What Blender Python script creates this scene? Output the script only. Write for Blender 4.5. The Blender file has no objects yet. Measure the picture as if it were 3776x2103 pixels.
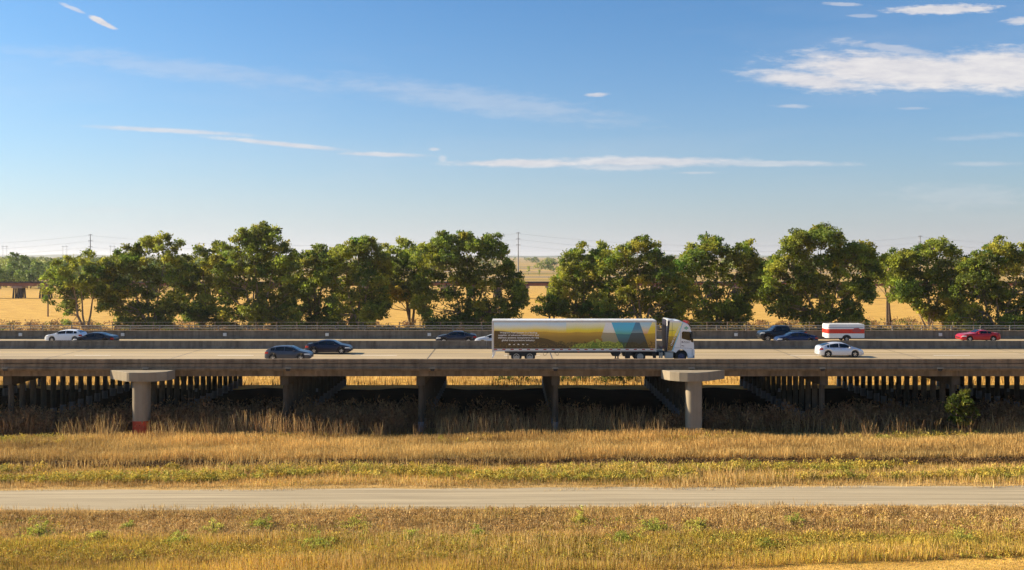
import bpy, bmesh, math, random
import numpy as np
from mathutils import Vector, Matrix

rad = math.radians
random.seed(7)
rng = np.random.default_rng(11)

# ------------------------------------------------------------------ camera
F, CX, HY, CH = 3600.0, 1888.0, 943.0, 16.2     # focal length, centre column, horizon row (photo px), camera height (m)
sc = bpy.context.scene
col = sc.collection
cam_data = bpy.data.cameras.new('camera')
cam_data.sensor_width = 36.0
cam_data.lens = 36.0 * F / 3776.0
cam_data.shift_y = -(1051.5 - HY) / 3776.0
cam_data.clip_start = 0.5
cam_data.clip_end = 40000.0
cam = bpy.data.objects.new('camera', cam_data)
cam.location = (0, 0, CH)
cam.rotation_euler = (rad(90), 0, 0)
col.objects.link(cam)
sc.camera = cam

# ------------------------------------------------------------------ sun and sky
SUN_EL, SUN_AZ = 27.0, 12.0        # elevation; degrees behind the road line, sun on the left
to_sun = Vector((-math.cos(rad(SUN_EL)) * math.cos(rad(SUN_AZ)), math.cos(rad(SUN_EL)) * math.sin(rad(SUN_AZ)), math.sin(rad(SUN_EL))))
sun_data = bpy.data.lights.new('sun', 'SUN')
sun_data.energy = 4.6
sun_data.angle = rad(0.53)
sun_data.color = (1.0, 0.83, 0.58)
sun = bpy.data.objects.new('sun', sun_data)
sun.rotation_euler = to_sun.to_track_quat('Z', 'Y').to_euler()
sun.location = (-60, 20, 60)
col.objects.link(sun)

world = bpy.data.worlds.new('World')
sc.world = world
world.use_nodes = True
wt = world.node_tree
wt.nodes.clear()

def wn(kind, **kw):
    n = wt.nodes.new(kind)
    for k, v in kw.items():
        setattr(n, k, v)
    return n

def wmath(op, a, b=None, c=None, clamp=False):
    n = wt.nodes.new('ShaderNodeMath')
    n.operation = op
    n.use_clamp = clamp
    for i, v in enumerate((a, b, c)):
        if v is None:
            continue
        if isinstance(v, (int, float)):
            n.inputs[i].default_value = v
        else:
            wt.links.new(v, n.inputs[i])
    return n.outputs[0]

sky = wn('ShaderNodeTexSky', sky_type='NISHITA')
sky.sun_disc = False
sky.sun_elevation = rad(SUN_EL)
sky.sun_rotation = math.atan2(to_sun.x, to_sun.y)
sky.air_density = 1.0
sky.dust_density = 1.0
sky.ozone_density = 1.6
sky.altitude = 10.0
SKY_STRENGTH = 0.053

tc = wn('ShaderNodeTexCoord')
sep = wn('ShaderNodeSeparateXYZ')
wt.links.new(tc.outputs['Generated'], sep.inputs[0])
vx, vy, vz = sep.outputs
ysafe = wmath('MAXIMUM', vy, 0.08)
U = wmath('DIVIDE', vx, ysafe)
V = wmath('DIVIDE', vz, ysafe)
ahead = wmath('GREATER_THAN', vy, 0.12)
comb = wn('ShaderNodeCombineXYZ')
wt.links.new(wmath('MULTIPLY', U, 1.0), comb.inputs[0])
wt.links.new(wmath('MULTIPLY', V, 4.0), comb.inputs[1])
nz = wn('ShaderNodeTexNoise')
nz.inputs['Scale'].default_value = 9.0
nz.inputs['Detail'].default_value = 7.0
nz.inputs['Roughness'].default_value = 0.62
wt.links.new(comb.outputs[0], nz.inputs['Vector'])
N1 = wmath('SUBTRACT', nz.outputs['Fac'], 0.5)
nz2 = wn('ShaderNodeTexNoise')
nz2.inputs['Scale'].default_value = 34.0
nz2.inputs['Detail'].default_value = 6.0
nz2.inputs['Roughness'].default_value = 0.65
wt.links.new(comb.outputs[0], nz2.inputs['Vector'])
N2 = wmath('SUBTRACT', nz2.outputs['Fac'], 0.5)

NSUM = wmath('ADD', wmath('MULTIPLY', N1, 1.0), wmath('MULTIPLY', N2, 1.5))
uv = wn('ShaderNodeCombineXYZ')
wt.links.new(U, uv.inputs[0]); wt.links.new(V, uv.inputs[1])

def cloud(px_, py_, a, b, slope, strength, soft=0.6, amount=1.0, _n2=None):
    """An elongated cloud in direction space: centre, half sizes and slope given as photo pixels / focal length."""
    mp = wn('ShaderNodeMapping', vector_type='TEXTURE')
    mp.inputs['Location'].default_value = ((px_ - CX) / F, (HY - py_) / F, 0)
    mp.inputs['Rotation'].default_value = (0, 0, -math.atan(slope))
    mp.inputs['Scale'].default_value = (a / F, b / F, 1)
    wt.links.new(uv.outputs[0], mp.inputs['Vector'])
    ln = wn('ShaderNodeVectorMath', operation='LENGTH')
    wt.links.new(mp.outputs[0], ln.inputs[0])
    e = wmath('MULTIPLY_ADD', NSUM, amount, ln.outputs['Value'])
    m = wn('ShaderNodeMapRange', interpolation_type='SMOOTHSTEP')
    wt.links.new(e, m.inputs['Value'])
    m.inputs['From Min'].default_value = 1.0
    m.inputs['From Max'].default_value = 1.0 - soft
    m.inputs['To Min'].default_value = 0.0
    m.inputs['To Max'].default_value = strength
    return m.outputs[0]

CLOUDS = [
    (3330, 262, 590, 92, 0.06, 0.97, 0.6, 0.62), (3000, 298, 330, 50, 0.10, 0.92, 0.7, 0.7), (3740, 260, 480, 108, 0.0, 0.97, 0.6, 0.62),
    (3300, 180, 300, 22, 0.14, 0.5, 0.6, 1.0, 1.2),
    (3480, 34, 260, 22, -0.03, 0.92, 0.5, 1.0, 0.9), (3110, 16, 130, 10, 0.05, 0.5, 0.7, 1.0, 1.2), (3760, 74, 80, 20, -0.12, 0.75, 0.6, 1.2, 1.2), (3180, 58, 90, 8, 0.0, 0.35, 0.7, 1.2, 1.2),
    (1930, 602, 330, 22, 0.0, 0.85, 0.7, 0.7, 0.5), (2380, 598, 470, 28, 0.0, 0.80, 0.7, 0.7, 0.6), (2800, 604, 440, 13, 0.0, 0.45, 0.7, 1.0, 0.8), (2320, 616, 260, 18, 0.0, 0.55, 0.6, 0.9, 0.6),
    (620, 482, 400, 12, 0.055, 0.70, 0.8, 0.6, 0.6), (1050, 533, 370, 13, 0.10, 0.78, 0.8, 0.6, 0.6), (1400, 570, 240, 12, 0.03, 0.75, 0.8, 0.6, 0.6),
    (375, 82, 72, 13, 0.50, 0.95, 0.5, 0.8, 0.8), (270, 32, 75, 9, 0.42, 0.6, 0.8, 1.0, 0.8),
    (700, 258, 900, 58, 0.115, 0.24, 0.9, 0.8, 0.6), (1750, 370, 800, 66, 0.13, 0.26, 0.9, 0.8, 0.6), (1650, 335, 420, 12, 0.085, 0.22, 0.9, 0.6, 0.6),
    (2200, 351, 62, 11, -0.05, 0.75, 0.7, 1.0, 1.0), (2910, 393, 100, 11, 0.0, 0.45, 0.8, 1.0, 1.0), (3370, 400, 90, 8, 0.0, 0.3, 0.8, 1.0, 1.0),
    (1600, 550, 30, 9, 0.0, 0.6, 0.8, 0.8, 0.6), (1632, 586, 22, 20, 0.0, 0.45, 0.9, 0.8, 0.6),
    (3620, 505, 240, 16, -0.06, 0.22, 0.9, 1.0, 0.8), (3650, 605, 220, 12, 0.0, 0.28, 0.9, 1.0, 0.8), (2560, 638, 120, 7, 0.0, 0.4, 0.8, 1.0, 0.8),
    (3560, 730, 420, 70, 0.0, 0.18, 0.9, 1.0, 0.6), (420, 775, 300, 22, 0.0, 0.20, 0.9, 0.8, 0.6),
]
mask = None
for c in CLOUDS:
    m = cloud(*c)
    mask = m if mask is None else wmath('MAXIMUM', mask, m)
mask = wmath('MULTIPLY', mask, ahead)
# thin high veil everywhere, streaked along the wind
veil_map = wn('ShaderNodeMapping')
veil_map.inputs['Scale'].default_value = (1.2, 1.2, 7.0)
wt.links.new(tc.outputs['Generated'], veil_map.inputs['Vector'])
veil = wn('ShaderNodeTexNoise')
veil.inputs['Scale'].default_value = 2.2
veil.inputs['Detail'].default_value = 6.0
wt.links.new(veil_map.outputs[0], veil.inputs['Vector'])
vr = wn('ShaderNodeMapRange')
vr.inputs['From Min'].default_value = 0.48
vr.inputs['From Max'].default_value = 0.80
vr.inputs['To Max'].default_value = 0.16
wt.links.new(veil.outputs['Fac'], vr.inputs['Value'])
mask = wmath('MAXIMUM', mask, vr.outputs[0])
mix = wn('ShaderNodeMix', data_type='RGBA')
wt.links.new(mask, mix.inputs['Factor'])
grade = wn('ShaderNodeVectorMath', operation='MULTIPLY')
grade.inputs[1].default_value = (0.42, 0.84, 1.20)
wt.links.new(sky.outputs[0], grade.inputs[0])
# pale dusty air along the whole horizon, brighter towards the sun
hz_f = wmath('MULTIPLY', wmath('EXPONENT', wmath('DIVIDE', wmath('MAXIMUM', vz, 0.0), -0.092)), 0.92)
hz_s = wmath('MULTIPLY_ADD', vx, -0.42, 0.92)
hz_c = wn('ShaderNodeVectorMath', operation='SCALE')
hz_c.inputs[0].default_value = (6.9, 6.7, 6.85)
wt.links.new(hz_s, hz_c.inputs['Scale'])
hmix = wn('ShaderNodeMix', data_type='RGBA')
wt.links.new(hz_f, hmix.inputs['Factor']); wt.links.new(grade.outputs[0], hmix.inputs['A']); wt.links.new(hz_c.outputs[0], hmix.inputs['B'])
wt.links.new(hmix.outputs['Result'], mix.inputs['A'])
cshade = wn('ShaderNodeMix', data_type='RGBA')
cshade.inputs['A'].default_value = (5.0, 5.0, 5.5, 1)
cshade.inputs['B'].default_value = (6.7, 6.5, 6.5, 1)
wt.links.new(wmath('MULTIPLY_ADD', NSUM, -1.4, 0.62, clamp=True), cshade.inputs['Factor'])
wt.links.new(cshade.outputs['Result'], mix.inputs['B'])
bg = wn('ShaderNodeBackground')
bg.inputs['Strength'].default_value = SKY_STRENGTH
wt.links.new(mix.outputs['Result'], bg.inputs['Color'])
wo = wn('ShaderNodeOutputWorld')
wt.links.new(bg.outputs[0], wo.inputs['Surface'])

sc.view_settings.view_transform = 'Standard'
sc.view_settings.look = 'None'
sc.view_settings.exposure = 1.25
sc.view_settings.gamma = 1.0
sc.view_settings.use_curve_mapping = False
sc.cycles.use_denoising = True
sc.cycles.adaptive_threshold = 0.02
sc.cycles.max_bounces = 5
sc.cycles.diffuse_bounces = 3
sc.cycles.glossy_bounces = 2
sc.cycles.transmission_bounces = 3
sc.cycles.transparent_max_bounces = 8

# ------------------------------------------------------------------ helpers
def px(x, d):
    return (x - CX) * d / F

def pz(y, d):
    return CH - (y - HY) * d / F

def tag(o, label=None, cat=None, group=None, kind=None):
    if label: o['label'] = label
    if cat: o['category'] = cat
    if group: o['group'] = group
    if kind: o['kind'] = kind
    return o

def empty(name, loc=(0, 0, 0), rz=0.0):
    o = bpy.data.objects.new(name, None)
    o.empty_display_size = 0.5
    o.location = loc
    o.rotation_euler = (0, 0, rz)
    col.objects.link(o)
    return o

def link(name, me, mat=None, parent=None, loc=None):
    o = bpy.data.objects.new(name, me)
    if mat is not None and len(me.materials) == 0:
        me.materials.append(mat)
    if parent is not None:
        o.parent = parent
    if loc is not None:
        o.location = loc
    col.objects.link(o)
    return o

class MB:
    def __init__(self):
        self.v, self.f = [], []
    def add(self, vs, fs):
        n = len(self.v)
        self.v += [tuple(p) for p in vs]
        self.f += [tuple(i + n for i in f) for f in fs]
        return self
    def box(self, x0, x1, y0, y1, z0, z1):
        return self.add([(x0, y0, z0), (x1, y0, z0), (x1, y1, z0), (x0, y1, z0), (x0, y0, z1), (x1, y0, z1), (x1, y1, z1), (x0, y1, z1)],
                        [(0, 3, 2, 1), (4, 5, 6, 7), (0, 1, 5, 4), (1, 2, 6, 5), (2, 3, 7, 6), (3, 0, 4, 7)])
    def rbox(self, x0, x1, y0, y1, z0, z1, b=0.03):
        """box with chamfered vertical and top edges"""
        def ring(z, i):
            a0, a1, c0, c1 = x0 + i, x1 - i, y0 + i, y1 - i
            return [(a0 + b, c0, z), (a1 - b, c0, z), (a1, c0 + b, z), (a1, c1 - b, z), (a1 - b, c1, z), (a0 + b, c1, z), (a0, c1 - b, z), (a0, c0 + b, z)]
        r = ring(z0, b * .6) + ring(z0 + b, 0) + ring(z1 - b, 0) + ring(z1, b * .6)
        fs = [tuple(range(7, -1, -1)), tuple(range(24, 32))]
        for k in range(3):
            for i in range(8):
                j = (i + 1) % 8
                fs.append((k * 8 + i, k * 8 + j, k * 8 + 8 + j, k * 8 + 8 + i))
        return self.add(r, fs)
    def tube(self, pts, radii, n=8, cap=True):
        pts = [Vector(p) for p in pts]
        if isinstance(radii, (int, float)):
            radii = [radii] * len(pts)
        vs, fs = [], []
        for i, p in enumerate(pts):
            t = (pts[min(i + 1, len(pts) - 1)] - pts[max(i - 1, 0)]).normalized()
            a = t.orthogonal().normalized() if abs(t.z) > .9 else Vector((0, 0, 1)).cross(t).normalized()
            b = t.cross(a)
            for k in range(n):
                an = 2 * math.pi * k / n
                vs.append(p + (a * math.cos(an) + b * math.sin(an)) * radii[i])
        for i in range(len(pts) - 1):
            for k in range(n):
                j = (k + 1) % n
                fs.append((i * n + k, i * n + j, (i + 1) * n + j, (i + 1) * n + k))
        if cap:
            fs.append(tuple(range(n - 1, -1, -1)))
            fs.append(tuple(range((len(pts) - 1) * n, len(pts) * n)))
        return self.add(vs, fs)
    def cyl(self, c, r, h, axis='z', n=16, r2=None):
        c = Vector(c)
        ax = {'x': Vector((1, 0, 0)), 'y': Vector((0, 1, 0)), 'z': Vector((0, 0, 1))}[axis]
        return self.tube([c, c + ax * h], [r, r if r2 is None else r2], n)
    def prism(self, poly, y0, y1, plane='xz'):
        """extrude polygon; plane xz -> along y, plane xy -> along z, plane yz -> along x"""
        def p3(p, t):
            return {'xz': (p[0], t, p[1]), 'xy': (p[0], p[1], t), 'yz': (t, p[0], p[1])}[plane]
        n = len(poly)
        vs = [p3(p, y0) for p in poly] + [p3(p, y1) for p in poly]
        fs = [tuple(range(n - 1, -1, -1)), tuple(range(n, 2 * n))]
        for i in range(n):
            j = (i + 1) % n
            fs.append((i, j, n + j, n + i))
        return self.add(vs, fs)
    def grid(self, P):
        """P[i][j] -> surface"""
        m, n = len(P), len(P[0])
        return self.add([p for r in P for p in r], [(i * n + j, i * n + j + 1, (i + 1) * n + j + 1, (i + 1) * n + j) for i in range(m - 1) for j in range(n - 1)])
    def mesh(self, name, smooth=False):
        me = bpy.data.meshes.new(name)
        me.from_pydata(self.v, [], self.f)
        bm = bmesh.new(); bm.from_mesh(me)
        bmesh.ops.recalc_face_normals(bm, faces=bm.faces)
        if smooth:
            for f in bm.faces: f.smooth = True
            for e in bm.edges:
                if len(e.link_faces) == 2 and e.calc_face_angle(0) > rad(38): e.smooth = False
        bm.to_mesh(me); bm.free()
        me.update()
        return me
    def build(self, name, mat, parent=None, smooth=False, loc=None):
        return link(name, self.mesh(name, smooth), mat, parent, loc)

def quads_mesh(name, verts, colors, k=4):
    """verts (n,k,3), colors (n,3): n loose k-gons with a point colour attribute"""
    n = len(verts)
    me = bpy.data.meshes.new(name)
    me.vertices.add(n * k)
    me.vertices.foreach_set('co', np.ascontiguousarray(verts, dtype=np.float32).reshape(-1))
    me.loops.add(n * k)
    me.loops.foreach_set('vertex_index', np.arange(n * k, dtype=np.int32))
    me.polygons.add(n)
    me.polygons.foreach_set('loop_start', np.arange(0, n * k, k, dtype=np.int32))
    ca = me.attributes.new('tint', 'FLOAT_COLOR', 'POINT')
    c4 = np.ones((n, k, 4), dtype=np.float32)
    c4[:, :, :3] = colors[:, None, :]
    ca.data.foreach_set('color', c4.reshape(-1))
    me.update(calc_edges=True)
    me.validate()
    return me

# ------------------------------------------------------------------ materials
def nodes_of(m):
    m.use_nodes = True
    t = m.node_tree
    b = t.nodes.get('Principled BSDF')
    return t, b

def mat(name, c, rough=0.6, metal=0.0, var=0.0, vscale=3.0, bump=0.0, bscale=40.0, spec=0.5, coat=0.0, stretch=(1, 1, 1)):
    m = bpy.data.materials.new(name)
    t, b = nodes_of(m)
    b.inputs['Base Color'].default_value = (*c, 1)
    b.inputs['Roughness'].default_value = rough
    b.inputs['Metallic'].default_value = metal
    b.inputs['Specular IOR Level'].default_value = spec
    b.inputs['Coat Weight'].default_value = coat
    if var > 0 or bump > 0:
        tcn = t.nodes.new('ShaderNodeTexCoord')
        mp = t.nodes.new('ShaderNodeMapping')
        mp.inputs['Scale'].default_value = stretch
        t.links.new(tcn.outputs['Object'], mp.inputs['Vector'])
    if var > 0:
        n = t.nodes.new('ShaderNodeTexNoise')
        n.inputs['Scale'].default_value = vscale
        n.inputs['Detail'].default_value = 6
        n.inputs['Roughness'].default_value = 0.65
        t.links.new(mp.outputs[0], n.inputs['Vector'])
        r = t.nodes.new('ShaderNodeMapRange')
        r.inputs['From Min'].default_value = 0.3
        r.inputs['From Max'].default_value = 0.7
        r.inputs['To Min'].default_value = 1 - var
        r.inputs['To Max'].default_value = 1 + var
        t.links.new(n.outputs['Fac'], r.inputs['Value'])
        mx = t.nodes.new('ShaderNodeVectorMath'); mx.operation = 'SCALE'
        mx.inputs[0].default_value = c
        t.links.new(r.outputs[0], mx.inputs['Scale'])
        t.links.new(mx.outputs[0], b.inputs['Base Color'])
    if bump > 0:
        n = t.nodes.new('ShaderNodeTexNoise')
        n.inputs['Scale'].default_value = bscale
        n.inputs['Detail'].default_value = 4
        t.links.new(mp.outputs[0], n.inputs['Vector'])
        bp = t.nodes.new('ShaderNodeBump')
        bp.inputs['Strength'].default_value = bump
        bp.inputs['Distance'].default_value = 0.05
        t.links.new(n.outputs['Fac'], bp.inputs['Height'])
        t.links.new(bp.outputs[0], b.inputs['Normal'])
    return m

def leaf_mat(name, trans=0.35, rough=0.6):
    m = bpy.data.materials.new(name)
    t, b = nodes_of(m)
    a = t.nodes.new('ShaderNodeAttribute'); a.attribute_name = 'tint'
    t.links.new(a.outputs['Color'], b.inputs['Base Color'])
    b.inputs['Roughness'].default_value = rough
    b.inputs['Specular IOR Level'].default_value = 0.25
    tr = t.nodes.new('ShaderNodeBsdfTranslucent')
    t.links.new(a.outputs['Color'], tr.inputs['Color'])
    mx = t.nodes.new('ShaderNodeMixShader')
    mx.inputs[0].default_value = trans
    t.links.new(b.outputs[0], mx.inputs[1])
    t.links.new(tr.outputs[0], mx.inputs[2])
    t.links.new(mx.outputs[0], t.nodes['Material Output'].inputs['Surface'])
    return m

def concrete(name, c, streak=0.42, var=0.28, stretch=(1, 1, 1)):
    """concrete with broad mottling plus vertical run-off stains"""
    m = mat(name, c, 0.85, var=var, vscale=0.7, bump=0.25, bscale=14.0, spec=0.25, stretch=stretch)
    t, b = nodes_of(m)
    src = b.inputs['Base Color'].links[0].from_socket
    tcn = t.nodes.new('ShaderNodeTexCoord')
    mp = t.nodes.new('ShaderNodeMapping'); mp.inputs['Scale'].default_value = (1.6, 1.6, 0.12)
    t.links.new(tcn.outputs['Object'], mp.inputs['Vector'])
    n = t.nodes.new('ShaderNodeTexNoise'); n.inputs['Scale'].default_value = 1.6; n.inputs['Detail'].default_value = 5
    t.links.new(mp.outputs[0], n.inputs['Vector'])
    r = t.nodes.new('ShaderNodeMapRange')
    r.inputs['From Min'].default_value = 0.42; r.inputs['From Max'].default_value = 0.72
    r.inputs['To Min'].default_value = 1.0; r.inputs['To Max'].default_value = 1.0 - streak
    t.links.new(n.outputs['Fac'], r.inputs['Value'])
    s = t.nodes.new('ShaderNodeVectorMath'); s.operation = 'SCALE'
    t.links.new(src, s.inputs[0]); t.links.new(r.outputs[0], s.inputs['Scale'])
    t.links.new(s.outputs[0], b.inputs['Base Color'])
    return m

M = {}
M['parapet'] = concrete('parapet_concrete', (0.245, 0.18, 0.117))
M['median'] = concrete('median_concrete', (0.185, 0.155, 0.118))
M['girder'] = concrete('girder_concrete', (0.22, 0.155, 0.092))
M['pier'] = concrete('pier_concrete', (0.30, 0.25, 0.18), streak=0.18, var=0.12)
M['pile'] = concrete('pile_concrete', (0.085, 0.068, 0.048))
M['sleeve'] = mat('pale_sleeve', (0.17, 0.17, 0.185), 0.7, var=0.15)
M['redbase'] = mat('red_oxide_paint', (0.42, 0.055, 0.02), 0.75, var=0.25, vscale=1.5)
M['white_line'] = mat('white_road_paint', (0.78, 0.74, 0.64), 0.7, var=0.15, vscale=6)
M['yellow_line'] = mat('yellow_road_paint', (0.70, 0.48, 0.10), 0.7, var=0.15, vscale=6)
M['galv'] = mat('galvanised_steel', (0.46, 0.44, 0.39), 0.55, 0.2)
M['dark_steel'] = mat('dark_steel', (0.03, 0.03, 0.032), 0.5, 0.3)
M['black_plastic'] = mat('black_plastic', (0.012, 0.012, 0.013), 0.55)
M['rubber'] = mat('tyre_rubber', (0.016, 0.016, 0.016), 0.85, bump=0.2, bscale=60)
M['lamp_glass'] = mat('frosted_lamp_glass', (.62, .62, .60), .4)
M['rail_grey'] = mat('dull_railing_paint', (.30, .275, .22), .6)
M['alloy'] = mat('alloy_rim', (0.55, 0.55, 0.57), 0.3, 0.9)
M['glass'] = mat('tinted_glass', (0.008, 0.012, 0.016), 0.06, spec=0.45)
M['chrome'] = mat('bright_trim', (0.7, 0.7, 0.7), 0.15, 1.0)
M['lamp_white'] = mat('clear_lamp_lens', (0.85, 0.86, 0.85), 0.08, spec=0.9, coat=0.6)
M['lamp_red'] = mat('red_lamp_lens', (0.35, 0.01, 0.01), 0.15, spec=0.8, coat=0.5)
M['bark'] = mat('pale_bark', (0.24, 0.18, 0.12), 0.9, var=0.5, vscale=1.2, bump=0.5, bscale=6, stretch=(1, 1, .3))
M['bark_dark'] = mat('dark_bark', (0.075, 0.05, 0.035), 0.9, var=0.4, vscale=2)
M['wood_pole'] = mat('weathered_pole_wood', (0.17, 0.12, 0.08), 0.9, var=0.3, stretch=(1, 1, .1))
M['steel_pole'] = mat('weathering_steel_pole', (0.24, 0.23, 0.23), 0.6, 0.2)
M['cable'] = mat('cable_aluminium', (0.34, 0.34, 0.35), 0.5, 0.3)
M['rust_girder'] = mat('trestle_girder_paint', (0.24, 0.10, 0.075), 0.8, var=0.35, vscale=0.4)
M['trestle_timber'] = mat('creosoted_timber', (0.055, 0.042, 0.04), 0.9, var=0.4, vscale=0.8)
M['trestle_cap'] = mat('trestle_concrete_cap', (0.30, 0.22, 0.18), 0.9, var=0.25, vscale=0.5)
M['leaf'] = leaf_mat('foliage', 0.5)
M['far_leaf'] = leaf_mat('far_foliage', 0.25)
M['grass'] = leaf_mat('dry_grass_blades', 0.30, 0.75)

# ------------------------------------------------------------------ ground
def ramp(t, src, stops):
    r = t.nodes.new('ShaderNodeValToRGB')
    el = r.color_ramp.elements
    while len(el) < len(stops): el.new(0.5)
    for e, (p, c) in zip(el, stops):
        e.position = p; e.color = (*c, 1)
    t.links.new(src, r.inputs[0])
    return r.outputs[0]

def ground_material():
    m = bpy.data.materials.new('dry_grassland')
    t, b = nodes_of(m)
    b.inputs['Roughness'].default_value = 0.95
    b.inputs['Specular IOR Level'].default_value = 0.1
    g = t.nodes.new('ShaderNodeNewGeometry')
    def noise(scale, stretch, detail=6, rough=0.6):
        mp = t.nodes.new('ShaderNodeMapping'); mp.inputs['Scale'].default_value = stretch
        t.links.new(g.outputs['Position'], mp.inputs['Vector'])
        n = t.nodes.new('ShaderNodeTexNoise')
        n.inputs['Scale'].default_value = scale; n.inputs['Detail'].default_value = detail; n.inputs['Roughness'].default_value = rough
        t.links.new(mp.outputs[0], n.inputs['Vector'])
        return n.outputs['Fac']
    near = ramp(t, noise(0.55, (0.35, 1, 1)), [(0.30, (0.34, 0.19, 0.05)), (0.48, (0.52, 0.31, 0.075)), (0.62, (0.60, 0.375, 0.095)), (0.75, (0.52, 0.34, 0.09))])
    far = ramp(t, noise(0.004, (0.35, 1.6, 1), 5), [(0.36, (0.12, 0.13, 0.05)), (0.45, (0.36, 0.24, 0.08)), (0.52, (0.45, 0.30, 0.11)), (0.58, (0.20, 0.165, 0.13)), (0.66, (0.14, 0.15, 0.05))])
    s = t.nodes.new('ShaderNodeSeparateXYZ'); t.links.new(g.outputs['Position'], s.inputs[0])
    r = t.nodes.new('ShaderNodeMapRange')
    r.inputs['From Min'].default_value = 380; r.inputs['From Max'].default_value = 620
    t.links.new(s.outputs[1], r.inputs['Value'])
    mx = t.nodes.new('ShaderNodeMix'); mx.data_type = 'RGBA'
    t.links.new(r.outputs[0], mx.inputs['Factor']); t.links.new(near, mx.inputs['A']); t.links.new(far, mx.inputs['B'])
    fine = t.nodes.new('ShaderNodeMapRange')
    fine.inputs['From Min'].default_value = 0.3; fine.inputs['From Max'].default_value = 0.7
    fine.inputs['To Min'].default_value = 0.72; fine.inputs['To Max'].default_value = 1.28
    t.links.new(noise(3.0, (0.5, 1, 1), 5, 0.7), fine.inputs['Value'])
    sc_ = t.nodes.new('ShaderNodeVectorMath'); sc_.operation = 'SCALE'
    t.links.new(mx.outputs['Result'], sc_.inputs[0]); t.links.new(fine.outputs[0], sc_.inputs['Scale'])
    t.links.new(sc_.outputs[0], b.inputs['Base Color'])
    bp = t.nodes.new('ShaderNodeBump'); bp.inputs['Strength'].default_value = 0.6; bp.inputs['Distance'].default_value = 0.15
    t.links.new(noise(2.0, (1, 1, 1), 5, 0.7), bp.inputs['Height']); t.links.new(bp.outputs[0], b.inputs['Normal'])
    return m

gm = MB()
gx = [-9000, -5000, -1500, -500, -200, -100, -50, 0, 50, 100, 200, 500, 1500, 5000, 9000]
gy = [-2000, -300, 0, 40, 60, 80, 100, 125, 160, 220, 300, 420, 600, 1000, 2000, 5000, 8000, 11000]
gm.grid([[(x, y, 0.0) for x in gx] for y in gy])
tag(gm.build('ground', ground_material()), kind='structure')

# far low rise on the horizon
hm = MB()
ridge = []
for i in range(121):
    x = -8900 + i * 148
    h = 17 + 5 * math.sin(i * .21) + 4 * math.sin(i * .57 + 1) + 2.5 * math.sin(i * 1.3)
    ridge.append([(x, 8000, -.5), (x, 8100, h * .55), (x, 8300, h), (x, 9500, -.5)])
hm.grid(ridge)
tag(hm.build('hills', mat('far_low_rise', (0.10, 0.12, 0.08), 0.95, var=0.4, vscale=0.004), smooth=True), kind='structure')

# gravel path in the foreground
SK = 0.020                                        # the path runs a little askew to the highway
def skew(x): return x * SK
pm = MB()
rowsP = []
for j, off in enumerate((-2.75, -2.0, -1.0, 0.0, 1.0, 2.0, 2.75)):
    rowsP.append([(x, 65.2 + off + skew(x) + (0.12 * math.sin(x * .35 + j) + 0.10 * math.sin(x * 1.1 + 2 * j) if j in (0, 6) else 0), 0.03 + 0.05 * math.cos(off / 2.75 * math.pi / 2)) for x in np.arange(-60, 60.1, 1.0)])
pm.grid(rowsP)
def path_material():
    m = mat('gravel_path', (0.37, 0.305, 0.205), 0.95, var=0.30, vscale=0.9, bump=0.5, bscale=10, spec=0.1, stretch=(0.06, 1.9, 1))
    return m
tag(pm.build('path', path_material(), smooth=True), kind='structure')
sm = MB()
for (c0, c1, z) in ((67.3, 69.3, 0.02), (60.9, 63.0, 0.02)):
    sm.grid([[(x, c + skew(x) + (0.35 * math.sin(x * .5 + c) + .2 * math.sin(x * 1.7 + c) if e else 0), z) for x in np.arange(-60, 60.1, 0.8)] for e, c in ((1 if c0 > 65 else 1, c0), (1, c1))])
tag(sm.build('path_verge', mat('mown_straw_verge', (0.44, 0.285, 0.105), 0.95, var=0.3, vscale=1.4, bump=0.5, bscale=12, spec=0.1, stretch=(.4, 1, 1))), kind='structure')

# bare soil under the wide deck, coloured near black to deepen its shade
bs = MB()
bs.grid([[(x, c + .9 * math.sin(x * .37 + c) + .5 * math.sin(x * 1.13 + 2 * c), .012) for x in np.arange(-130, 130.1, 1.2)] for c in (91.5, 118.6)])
tag(bs.build('deck_shade_soil', mat('shade_blackened_soil', (.024, .017, .012), 1.0, var=.4, vscale=.5, bump=.5, bscale=6, spec=0.0)), kind='structure')

# ------------------------------------------------------------------ highway viaduct
DZ = 6.0                       # road level
XA, XB = -102.0, 102.0
def road_material():
    m = bpy.data.materials.new('worn_concrete_pavement')
    t, b = nodes_of(m)
    b.inputs['Roughness'].default_value = 0.8
    b.inputs['Specular IOR Level'].default_value = 0.3
    g = t.nodes.new('ShaderNodeNewGeometry')
    def noise(scale, stretch, detail=5):
        mp = t.nodes.new('ShaderNodeMapping'); mp.inputs['Scale'].default_value = stretch
        t.links.new(g.outputs['Position'], mp.inputs['Vector'])
        n = t.nodes.new('ShaderNodeTexNoise'); n.inputs['Scale'].default_value = scale; n.inputs['Detail'].default_value = detail
        t.links.new(mp.outputs[0], n.inputs['Vector'])
        return n.outputs['Fac']
    wear = ramp(t, noise(1.0, (0.012, 1.15, 1), 3), [(0.32, (0.22, 0.165, 0.10)), (0.48, (0.37, 0.285, 0.172)), (0.66, (0.45, 0.35, 0.212))])
    blot = t.nodes.new('ShaderNodeMapRange')
    blot.inputs['From Min'].default_value = 0.35; blot.inputs['From Max'].default_value = 0.7
    blot.inputs['To Min'].default_value = 0.88; blot.inputs['To Max'].default_value = 1.1
    t.links.new(noise(0.25, (0.4, 1, 1), 6), blot.inputs['Value'])
    s = t.nodes.new('ShaderNodeVectorMath'); s.operation = 'SCALE'
    t.links.new(wear, s.inputs[0]); t.links.new(blot.outputs[0], s.inputs['Scale'])
    t.links.new(s.outputs[0], b.inputs['Base Color'])
    return m
M['road'] = road_material()
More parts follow.
